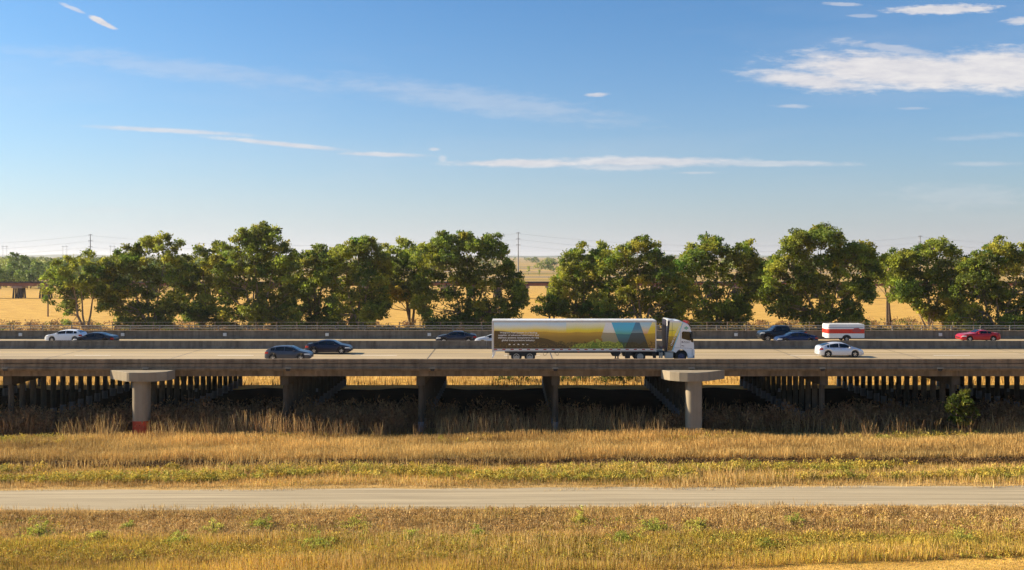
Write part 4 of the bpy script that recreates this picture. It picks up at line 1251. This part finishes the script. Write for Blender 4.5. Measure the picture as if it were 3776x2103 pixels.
for q in (.25, WT - .30):
    MB().box(1.2, LT - 1.0, q, q + .05, .86, 1.036).build('chassis_rail', M['axle_black'], st)

# tractor
CX0 = px(2458, TY)
tc_ = empty('truck_tractor', (CX0, TY, DZ + .004)); tag(tc_, 'white cab over truck tractor with a yellow print pulling the semi trailer', 'truck')
M['cab_white'] = mat('cab_white_paint', (.80, .80, .80), .3, coat=.7)
M['cab_navy'] = mat('cab_navy_back', (.012, .012, .03), .45)
def cq(X, Y): return ((X - 440) / 291.0, (1405 - Y) / 291.0)
roofl = [(445, 207), (520, 206), (600, 222), (640, 236), (700, 238), (790, 241), (850, 262), (900, 288), (960, 308), (1020, 336), (1060, 372), (1095, 430), (1125, 520), (1150, 620), (1178, 740), (1200, 850), (1208, 940), (1210, 1040), (1205, 1190), (1196, 1285), (1040, 1290)]
arch = [cq(850 + 185 * math.cos(a), 1245 - 190 * math.sin(a)) for a in np.linspace(-.15, math.pi - .55, 13)]
cabp = [cq(*p) for p in roofl] + arch + [cq(620, 1110), cq(442, 1098)]
WC = 2.5
cenx = sum(p[0] for p in cabp) / len(cabp); cenz = sum(p[1] for p in cabp) / len(cabp)
def inset(p, s):
    return (cenx + (p[0] - cenx) * s, p[1] if p[1] < 1.1 else cenz + (p[1] - cenz) * s)
layers = [(0.0, .965), (.05, .992), (.14, 1.0), (WC - .14, 1.0), (WC - .05, .992), (WC, .965)]
cb = MB()
n = len(cabp)
vs = []
for y, s in layers:
    for p in cabp:
        q = inset(p, s)
        vs.append((q[0], y, q[1]))
fs = [tuple(range(n - 1, -1, -1)), tuple(range((len(layers) - 1) * n, len(layers) * n))]
for k in range(len(layers) - 1):
    for i in range(n):
        j = (i + 1) % n
        fs.append((k * n + i, k * n + j, (k + 1) * n + j, (k + 1) * n + i))
cb.add(vs, fs)
cab = cb.build('cab', M['cab_white'], tc_, True)
# dark back wall and side fairing edge
MB().prism([cq(420, 1098), cq(440, 1098), cq(452, 260), cq(447, 225), cq(432, 225), cq(424, 260)], .10, WC - .10).build('rear_wall', M['cab_navy'], tc_)
MB().prism([cq(436, 1100), cq(452, 1100), cq(530, 262), cq(462, 262)], -.02, .012).build('side_fairing', M['cab_navy'], tc_)
yprint = art_mat('cab_sunset_print', [(0, (.95, .68, .02)), (.35, (.95, .76, .06)), (.7, (.93, .85, .35)), (1, (.93, .88, .58))], [(0, (.50, .33, .02)), (.4, (.34, .20, .015)), (.8, (.20, .11, .012)), (1, (.34, .18, .015))], [(.4, (.10, .05, .005)), (.6, (.40, .22, .02))], .48)
MB().prism([cq(456, 1092), cq(532, 300), cq(560, 296), cq(878, 305), cq(585, 1088)], -.004, -.001).build('printed_panel', yprint, tc_)
MB().prism([cq(585, 1088), cq(878, 305), cq(905, 305), cq(622, 1085)], -.004, -.001).build('blue_stripe', mat('pale_blue_stripe', (.32, .62, .74), .4), tc_)
me = text_mesh('LNG IC ENGINE', width=2.05, height=.17)
lt = link('lettering', me, white_ink, tc_, (*[cq(585, 945)[0], -.010][:2], cq(585, 945)[1]))
lt.rotation_euler = (0, -math.atan2(945 - 375, 815 - 555) , 0)
MB().prism([cq(920, 455), cq(988, 408), cq(1056, 455), cq(988, 503)], -.006, -.003).build('green_diamond', mat('green_diamond', (.02, .36, .17), .45), tc_)
link('lettering', text_mesh('LNG', width=.22, height=.11, align='CENTER'), white_ink, tc_, (cq(988, 455)[0], -.011, cq(988, 470)[1]))
ink = mat('black_print_lettering', (.012, .012, .014), .4)
MB().cyl((cq(882, 848)[0], -.004, cq(882, 848)[1]), .09, .003, 'y', 16).build('round_emblem', ink, tc_)
MB().prism([cq(862, 858), cq(872, 866), cq(902, 840), cq(892, 832)], -.0075, -.0045).build('emblem_slash', M['cab_white'], tc_)
link('lettering', text_mesh('Westport', width=.58, height=.12), ink, tc_, (cq(918, 852)[0], -.006, cq(918, 852)[1]))
link('lettering', text_mesh('Fuel Systems', width=.58, height=.055), ink, tc_, (cq(918, 874)[0], -.006, cq(918, 874)[1]))
# glazing, door, handle, seams
MB().prism([cq(866, 575), cq(900, 547), cq(1085, 557), cq(1110, 640), cq(1120, 800), cq(1085, 808), cq(862, 748)], -.010, .0).build('side_window', M['glass'], tc_)
MB().prism([cq(1092, 558), cq(1130, 575), cq(1160, 700), cq(1185, 800), cq(1190, 862), cq(1120, 835), cq(1118, 650)], -.008, .0).build('windscreen_corner', M['glass'], tc_)
wsx = [cq(1064, 380), cq(1098, 440), cq(1128, 530), cq(1153, 630), cq(1180, 745), cq(1200, 845)]
MB().grid([[(p[0] + .012, y, p[1] + .006) for y in (.16, WC / 2, WC - .16)] for p in wsx]).build('windscreen', M['glass'], tc_, True)
MB().prism([cq(1105, 560), cq(1122, 560), cq(1160, 740), cq(1142, 748)], -.05, -.011).build('mirror_arm', M['cab_white'], tc_)
MB().rbox(cq(1100, 0)[0], cq(1150, 0)[0], -.30, -.06, cq(0, 760)[1], cq(0, 560)[1], .02).build('door_mirror', M['black_plastic'], tc_)
dr = MB().prism([cq(832, 540), cq(838, 540), cq(838, 1010), cq(832, 1010)], -.004, .0).build('door_seam', M['dark_steel'], tc_)
MB().prism([cq(640, 1000), cq(832, 1003), cq(832, 1008), cq(640, 1005)], -.004, .0).build('panel_seam', M['dark_steel'], tc_)
MB().prism([cq(838, 1003), cq(1150, 1022), cq(1150, 1028), cq(838, 1008)], -.004, .0).build('panel_seam', M['dark_steel'], tc_)
MB().prism([cq(596, 300), cq(602, 300), cq(594, 720), cq(588, 720)], -.0075, -.0045).build('panel_seam', M['dark_steel'], tc_)
MB().prism([cq(486, 520), cq(660, 524), cq(660, 530), cq(486, 526)], -.0075, -.0045).build('panel_seam', M['dark_steel'], tc_)
MB().prism([cq(855, 935), cq(930, 950), cq(930, 966), cq(855, 950)], -.03, .0).build('door_handle', M['black_plastic'], tc_)
# sun visor, roof beacons, front end
MB().prism([cq(1080, 365), cq(1140, 440), cq(1150, 455), cq(1128, 455), cq(1076, 382)], .1, WC - .1).build('sun_visor', M['glass'], tc_)
MB().prism([cq(1185, 545), cq(1235, 560), cq(1232, 590), cq(1180, 565)], -.15, .05).build('front_mirror', M['black_plastic'], tc_)
MB().prism([cq(960, 300), cq(1010, 330), cq(1040, 345), cq(1040, 350), cq(980, 320)], .3, WC - .3).build('light_bar', M['black_plastic'], tc_)
for y in (.35, .95, 1.55, 2.15):
    for X in (1045, 1090):
        MB().tube([(cq(X, 330)[0] - .05, y, cq(X, 340 if X < 1080 else 372)[1]), (cq(X, 330)[0] - .05, y, cq(X, 268)[1])], [.055, .045], 10).build('red_beacon', M['lamp_red'], tc_, True)
MB().rbox(cq(1160, 0)[0], cq(1222, 0)[0], .0, WC, cq(0, 1295)[1], cq(0, 1215)[1], .03).build('bumper', mat('grey_bumper', (.42, .43, .45), .45), tc_)
MB().rbox(cq(1168, 0)[0], cq(1226, 0)[0], .02, .5, cq(0, 1205)[1], cq(0, 1050)[1], .03).build('headlight', M['lamp_white'], tc_)
MB().rbox(cq(1168, 0)[0], cq(1226, 0)[0], WC - .5, WC - .02, cq(0, 1205)[1], cq(0, 1050)[1], .03).build('headlight', M['lamp_white'], tc_)
MB().box(cq(1148, 0)[0], cq(1156, 0)[0], -.004, .0, cq(0, 1210)[1], cq(0, 1030)[1]).build('panel_seam', M['dark_steel'], tc_)
MB().rbox(cq(1030, 0)[0], cq(1158, 0)[0], .03, .3, cq(0, 1300)[1], cq(0, 1225)[1], .02).build('cab_step', M['galv'], tc_)
MB().box(cq(1205, 0)[0] + .01, cq(1216, 0)[0] + .01, .35, WC - .35, cq(0, 1190)[1], cq(0, 930)[1]).build('grille', M['black_plastic'], tc_)
# chassis, tanks, fifth wheel, wheels
blue_rim = mat('blue_hub', (.03, .06, .16), .4, .5)
MB().box(-4.1, 2.2, .55, WC - .55, .55, .95).build('chassis_frame', M['axle_black'], tc_)
MB().rbox(cq(405, 0)[0], cq(625, 0)[0], .05, .65, cq(0, 1300)[1], cq(0, 1135)[1], .03).build('tool_box', M['galv'], tc_)
for X in (262, 320):
    MB().tube([(cq(X, 0)[0], .28, cq(0, 1300)[1]), (cq(X, 0)[0], .28, cq(0, 1285)[1]), (cq(X, 0)[0], .28, cq(0, 1150)[1]), (cq(X, 0)[0], .28, cq(0, 1138)[1])], [.05, .085, .085, .05], 12).build('gas_cylinder', M['galv'], tc_, True)
MB().tube([(cq(150, 0)[0], .4, cq(0, 1080)[1]), (cq(345, 0)[0], .4, cq(0, 1068)[1])], .075, 10).build('exhaust_pipe', mat('pale_green_pipe', (.34, .40, .36), .5), tc_, True)
MB().prism([(-3.2, .95), (-1.6, .95), (-1.8, 1.03), (-3.0, 1.03)], .7, WC - .7).build('fifth_wheel', M['axle_black'], tc_)
fz = [(-3.95, .35), (-3.95, .85), (-3.8, 1.02), (-1.35, 1.02), (-1.0, .9), (-1.0, .38), (-1.25, .38), (-1.3, .8), (-1.55, .98), (-3.1, .98), (-3.45, .75), (-3.5, .35)]
MB().prism(fz, .02, .45).build('rear_fender', M['axle_black'], tc_)
MB().prism(fz, WC - .45, WC - .02).build('rear_fender', M['axle_black'], tc_)
wx = (1780 + 1825 / 3.1415 - 2458) / 38.54
for s, y in ((-1, .19), (1, WC - .19)):
    big_wheel(tc_, wx, y, s, M['galv'])
    big_wheel(tc_, 1.41, y, s, blue_rim)
MB().tube([(.45, .3, .7), (.55, .32, .9), (.75, .35, .9)], .05, 6).build('air_pipe', M['galv'], tc_, True)
for k, c_ in enumerate(((.35, .03, .05), (.05, .08, .30))):
    pts = [(-.06 - .55 * i / 20, 1.1 + .2 * k + .05 * math.sin(i * 1.9), 1.45 - .22 * math.sin(math.pi * i / 20) + .05 * math.cos(i * 1.9)) for i in range(21)]
    MB().tube(pts, .018, 5).build('air_hose', mat('air_hose_%d' % k, c_, .5), tc_, True)

# ------------------------------------------------------------------ grass and weeds
def vnoise(x, y, seed):
    r = np.random.default_rng(seed)
    out = np.zeros_like(x)
    for k in range(7):
        a = r.uniform(0, 6.28); f = r.uniform(.25, 1.6) * 1.35 ** k * .5
        out += np.sin((x * np.cos(a) * .55 + y * np.sin(a)) * f + r.uniform(0, 6.28)) / (1 + k * .35)
    return out / 2.6

def grass(name, label, n, d0, d1, h, wd, pal, seed, patch=0.0, thresh=-9, lean=.35, xr=None, edge=.5, hvar=.35, clumpy=0.0, per=1, kind='stuff', cut=False, avoid=()):
    """loose tapered blades; d0..d1 distance from the camera line (follows the skew of the path)"""
    r = np.random.default_rng(seed)
    m = int(n * 1.6)
    y = r.uniform(d0 - edge, d1 + edge, m)
    half = y * 0.545 + 3
    x = r.uniform(-1, 1, m) * half
    if xr: x = r.uniform(xr[0], xr[1], m)
    yy = y + skew(x)
    nz_ = vnoise(x * .9, y * 1.6, seed + 5)
    keep = nz_ > thresh
    e0, e1 = d0 + edge * vnoise(x * 2.2, y * 0, seed + 6), d1 + edge * vnoise(x * 2.2, y * 0, seed + 7)
    keep &= (y > e0) & (y < e1)
    for a0, a1 in avoid: keep &= (x < a0) | (x > a1)
    x, yy, nz_ = x[keep][:n], yy[keep][:n], nz_[keep][:n]
    n = len(x)
    hh = h * (1 - hvar + 2 * hvar * r.random(n)) * (1 + patch * nz_)
    hh = np.maximum(hh, .05)
    if cut:
        hh = np.where(yy < 50.1 + (x - 7) * .122 + .25 * vnoise(x, yy * 0, seed + 9), .07, hh)
    an = r.uniform(0, 6.28, n)
    ln = lean * hh * r.random(n)
    la = r.uniform(0, 6.28, n)
    wv = wd * (.6 + .8 * r.random(n))
    base = np.stack([x, yy, np.full(n, -.01)], axis=1)
    side = np.stack([np.cos(an), np.sin(an), np.zeros(n)], axis=1) * wv[:, None] * .5
    mid = base + np.stack([np.cos(la) * ln * .35, np.sin(la) * ln * .35, hh * .55], axis=1)
    tip = base + np.stack([np.cos(la) * ln, np.sin(la) * ln, hh], axis=1)
    v = np.stack([base - side, base + side, tip + side * .35, tip - side * .35], axis=1)
    pal = np.array(pal)
    big = vnoise(x * .33, yy * .9, seed + 31)
    qi = np.clip(.5 + .42 * big + .75 * (r.random(n) - .5), 0, .999)
    c = pal[(qi * len(pal)).astype(int)] * (.72 + .56 * r.random((n, 1))) * (1 + .38 * np.clip(nz_, -1, 1))[:, None]
    return tag(link(name, quads_mesh(name, v, c), M['grass']), label, name.replace('_', ' '), kind=kind)

def weeds(name, label, n, d0, d1, h, pal, seed, xr=None, per=26, leaf=.12, spread=.3, thresh=-9, kind='stuff', zs=.9):
    """bushy weeds: short stalks carrying many small leaves"""
    r = np.random.default_rng(seed)
    m = n * 3
    y = r.uniform(d0, d1, m); half = y * .545 + 3
    x = r.uniform(-1, 1, m) * half if not xr else r.uniform(xr[0], xr[1], m)
    nz_ = vnoise(x * .9, y * 1.4, seed + 5)
    k = nz_ > thresh
    x, y, nz_ = x[k][:n], y[k][:n], nz_[k][:n]
    n = len(x)
    hh = h * (.55 + .8 * r.random(n)) * (1 + .3 * nz_)
    c = np.stack([x, y + skew(x), hh * .5], axis=1)
    pal = np.array(pal)
    tone = pal[r.integers(0, len(pal), n)] * (.75 + .5 * r.random((n, 1)))
    dirs = r.normal(size=(n * per, 3)); dirs /= np.linalg.norm(dirs, axis=1, keepdims=True)
    rr = r.random((n * per, 1)) ** .5
    H = np.repeat(hh, per)[:, None]
    p = np.repeat(c, per, axis=0) + dirs * rr * np.concatenate([np.full((n * per, 2), spread) * (H / h) , H * .5 * zs], axis=1)
    p[:, 2] = np.maximum(p[:, 2], .01)
    a = r.normal(size=(n * per, 3)) * np.array([.7, .7, 1.3]); a /= np.linalg.norm(a, axis=1, keepdims=True)
    b = np.cross(a, r.normal(size=(n * per, 3))); b /= np.linalg.norm(b, axis=1, keepdims=True) + 1e-9
    sz = leaf * (.6 + .9 * r.random((n * per, 1)))
    v = np.stack([p - a * sz * .6, p + b * sz * .22, p + a * sz * .6, p - b * sz * .22], axis=1)
    cc = np.repeat(tone, per, axis=0) * (.75 + .5 * r.random((n * per, 1)))
    return tag(link(name, quads_mesh(name, v, cc), M['grass']), label, name.replace('_', ' '), kind=kind)

GOLD = [(.42, .265, .09), (.50, .325, .11), (.56, .38, .135), (.62, .44, .165)]
STRAW = [(.44, .28, .10), (.52, .36, .14), (.60, .44, .19)]
BROWN = [(.42, .26, .085), (.50, .32, .11), (.31, .19, .065), (.56, .38, .13)]
MAUVE = [(.54, .36, .16), (.46, .30, .13), (.60, .42, .17)]
OLIVE = [(.36, .29, .055), (.45, .35, .06), (.54, .39, .065), (.60, .42, .075)]
GREEN = [(.42, .39, .07), (.50, .43, .085), (.34, .33, .055), (.54, .42, .08)]
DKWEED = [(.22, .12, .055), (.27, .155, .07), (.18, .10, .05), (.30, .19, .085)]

grass('tall_dry_grass', 'tall golden dry grass between the viaduct and the weeds', 120000, 76.6, 86.2, .62, .040, GOLD, 1, patch=.35, avoid=())
weeds('shade_strip_weeds', 'low dark brown weeds standing in for the shade line along the tall grass', 1300, 74.9, 76.7, .30, [(.13, .075, .03), (.17, .10, .04), (.10, .06, .025)], 2, per=34, leaf=.13, spread=.4)  # dark palette paints the shadow band at the foot of the tall grass
weeds('green_weeds', 'yellow green weeds along the far verge of the path', 2200, 69.8, 74.4, .55, GREEN + OLIVE, 3, thresh=-.12, per=30, leaf=.14, spread=.32)
grass('verge_grass', 'thin straw and brown grass among the weeds beyond the path', 36000, 68.6, 74.8, .30, .035, STRAW + BROWN[:2] + OLIVE[:2], 4)
grass('short_straw', 'short cut straw on both verges of the path', 16000, 67.9, 69.4, .10, .03, STRAW, 5)
grass('short_straw', 'short cut straw along the near verge of the path', 16000, 61.2, 62.7, .12, .03, STRAW, 6)
weeds('brown_weeds', 'matted brown weeds on the near side of the path', 3600, 56.2, 61.6, .42, BROWN + MAUVE, 7, per=28, leaf=.11, spread=.30)
grass('dead_grass', 'dull brown and mauve dead grass in the foreground', 60000, 55.4, 61.8, .32, .028, BROWN + MAUVE + STRAW[1:], 8)
weeds('olive_weeds', 'olive gold low weeds along the bottom of the picture', 3000, 51.6, 55.8, .40, OLIVE + GREEN[:1] + GOLD[:1], 10, per=28, leaf=.10, spread=.32)
grass('olive_grass', 'olive gold grass at the bottom of the picture', 90000, 46.5, 56.0, .36, .026, OLIVE + GOLD, 11, patch=.35, cut=True)
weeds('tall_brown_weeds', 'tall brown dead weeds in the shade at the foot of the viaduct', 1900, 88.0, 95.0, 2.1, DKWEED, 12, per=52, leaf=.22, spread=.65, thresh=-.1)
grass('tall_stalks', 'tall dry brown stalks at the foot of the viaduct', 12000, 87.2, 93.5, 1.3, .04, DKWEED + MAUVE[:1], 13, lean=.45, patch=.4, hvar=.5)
weeds('edge_weeds', 'sunlit yellow green weeds along the edge of the viaduct shadow', 420, 83.6, 86.4, .6, GREEN + OLIVE, 14, per=40, leaf=.15, spread=.45, thresh=.1)
grass('mixed_straw', 'scattered pale straw and olive tufts across the verges', 26000, 50.0, 61.5, .45, .03, STRAW + GOLD + OLIVE[:2], 21, thresh=.25, patch=.5, edge=1.5, cut=True)
grass('mixed_straw', 'scattered pale straw tufts through the weeds beyond the path', 16000, 67.6, 78.5, .5, .035, STRAW + GOLD, 22, thresh=.3, patch=.5, edge=1.2)
grass('path_edge_tufts', 'ragged straw tufts growing over the edges of the path', 2600, 67.2, 68.4, .22, .035, STRAW + BROWN[:1], 23, thresh=-.1)
grass('path_edge_tufts', 'ragged straw tufts growing over the near edge of the path', 3200, 62.0, 63.2, .26, .035, STRAW + GOLD, 24, thresh=-.1)
weeds('scattered_green_weeds', 'thin green and olive weeds scattered through the near verge', 420, 52.5, 61.0, .42, [(.38, .40, .06), (.46, .42, .07)] + OLIVE, 25, thresh=.2, per=30, leaf=.11, spread=.35)
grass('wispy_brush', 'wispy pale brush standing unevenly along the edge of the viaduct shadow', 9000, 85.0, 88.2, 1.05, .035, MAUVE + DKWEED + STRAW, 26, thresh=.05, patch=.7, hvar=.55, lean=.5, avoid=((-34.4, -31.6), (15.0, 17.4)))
grass('field_grass', 'golden grass of the field beyond the highway', 70000, 121.0, 215.0, .55, .10, GOLD, 15, edge=1.5, hvar=.5)
weeds('brown_brush', 'dry brown brush at the foot of the tree row', 900, 200.0, 232.0, 1.3, DKWEED + [(.14, .17, .03)], 16, per=40, leaf=.35, spread=1.1, thresh=-.1)

# green leafy bushes one can tell apart among the brown growth of the near verge
BUSHES = [(145, 1972, 1.7, 'wide low green bush at the left end of the near verge'), (358, 1965, .9, 'small green bush just right of the wide left bush'), (470, 1985, .6, 'tiny yellow green bush between two larger ones on the near verge'),
          (655, 1975, 1.5, 'bright round green bush right of the red based pier'), (788, 1962, 1.1, 'flat green bush next to the bright round one'), (965, 1965, 1.4, 'loose yellow green bush below the dark hatchback'),
          (1165, 1978, 1.9, 'largest bright green bush of the near verge'), (1300, 1970, 1.5, 'sprawling green bush touching the largest one'), (1520, 1972, .9, 'small green bush left of the picture centre'),
          (1760, 1960, .8, 'small olive bush below the trailer wheels'), (2140, 1958, 1.0, 'yellow green bush below the middle of the trailer'), (2290, 1960, .9, 'thin green bush below the landing gear'), (2410, 1972, 1.5, 'long green bush below the tractor'),
          (2570, 1956, 1.4, 'yellow green bush below the plain hammerhead pier'), (2820, 1985, 1.2, 'olive bush right of the plain hammerhead pier'), (2935, 1965, 1.1, 'pale flowered bush below the silver car'), (3545, 1970, 1.3, 'green bush near the right end of the near verge')]
for k, (bx_, by_, ww, lab) in enumerate(BUSHES):
    d = F * CH / (by_ + 8 + 34 * math.sin(k * 2.4) - HY)
    brush('leafy_bush', lab, 'bush', px(bx_, d), d, ww, .55, 700 + k, [(.37, .39, .07), (.46, .44, .085), (.33, .35, .06)][k % 3], n=int(30 + 26 * ww), per=22, leaf=.10, group='green bushes on the near verge', cr=.16)

# ------------------------------------------------------------------ summer haze
hb = MB().box(-9400, 9400, -2300, 11400, -3.0, 52.0).build('haze', None)
hmat = bpy.data.materials.new('summer_haze')
hmat.use_nodes = True
ht = hmat.node_tree
ht.nodes.clear()
ho = ht.nodes.new('ShaderNodeOutputMaterial')
hv = ht.nodes.new('ShaderNodeVolumePrincipled')
hv.inputs['Color'].default_value = (.93, .95, 1.0, 1)
hv.inputs['Density'].default_value = 6e-5
hv.inputs['Anisotropy'].default_value = 0.3
ht.links.new(hv.outputs[0], ho.inputs['Volume'])
hb.data.materials.append(hmat)
tag(hb, 'thin pale summer haze over the plain', 'haze', kind='stuff')
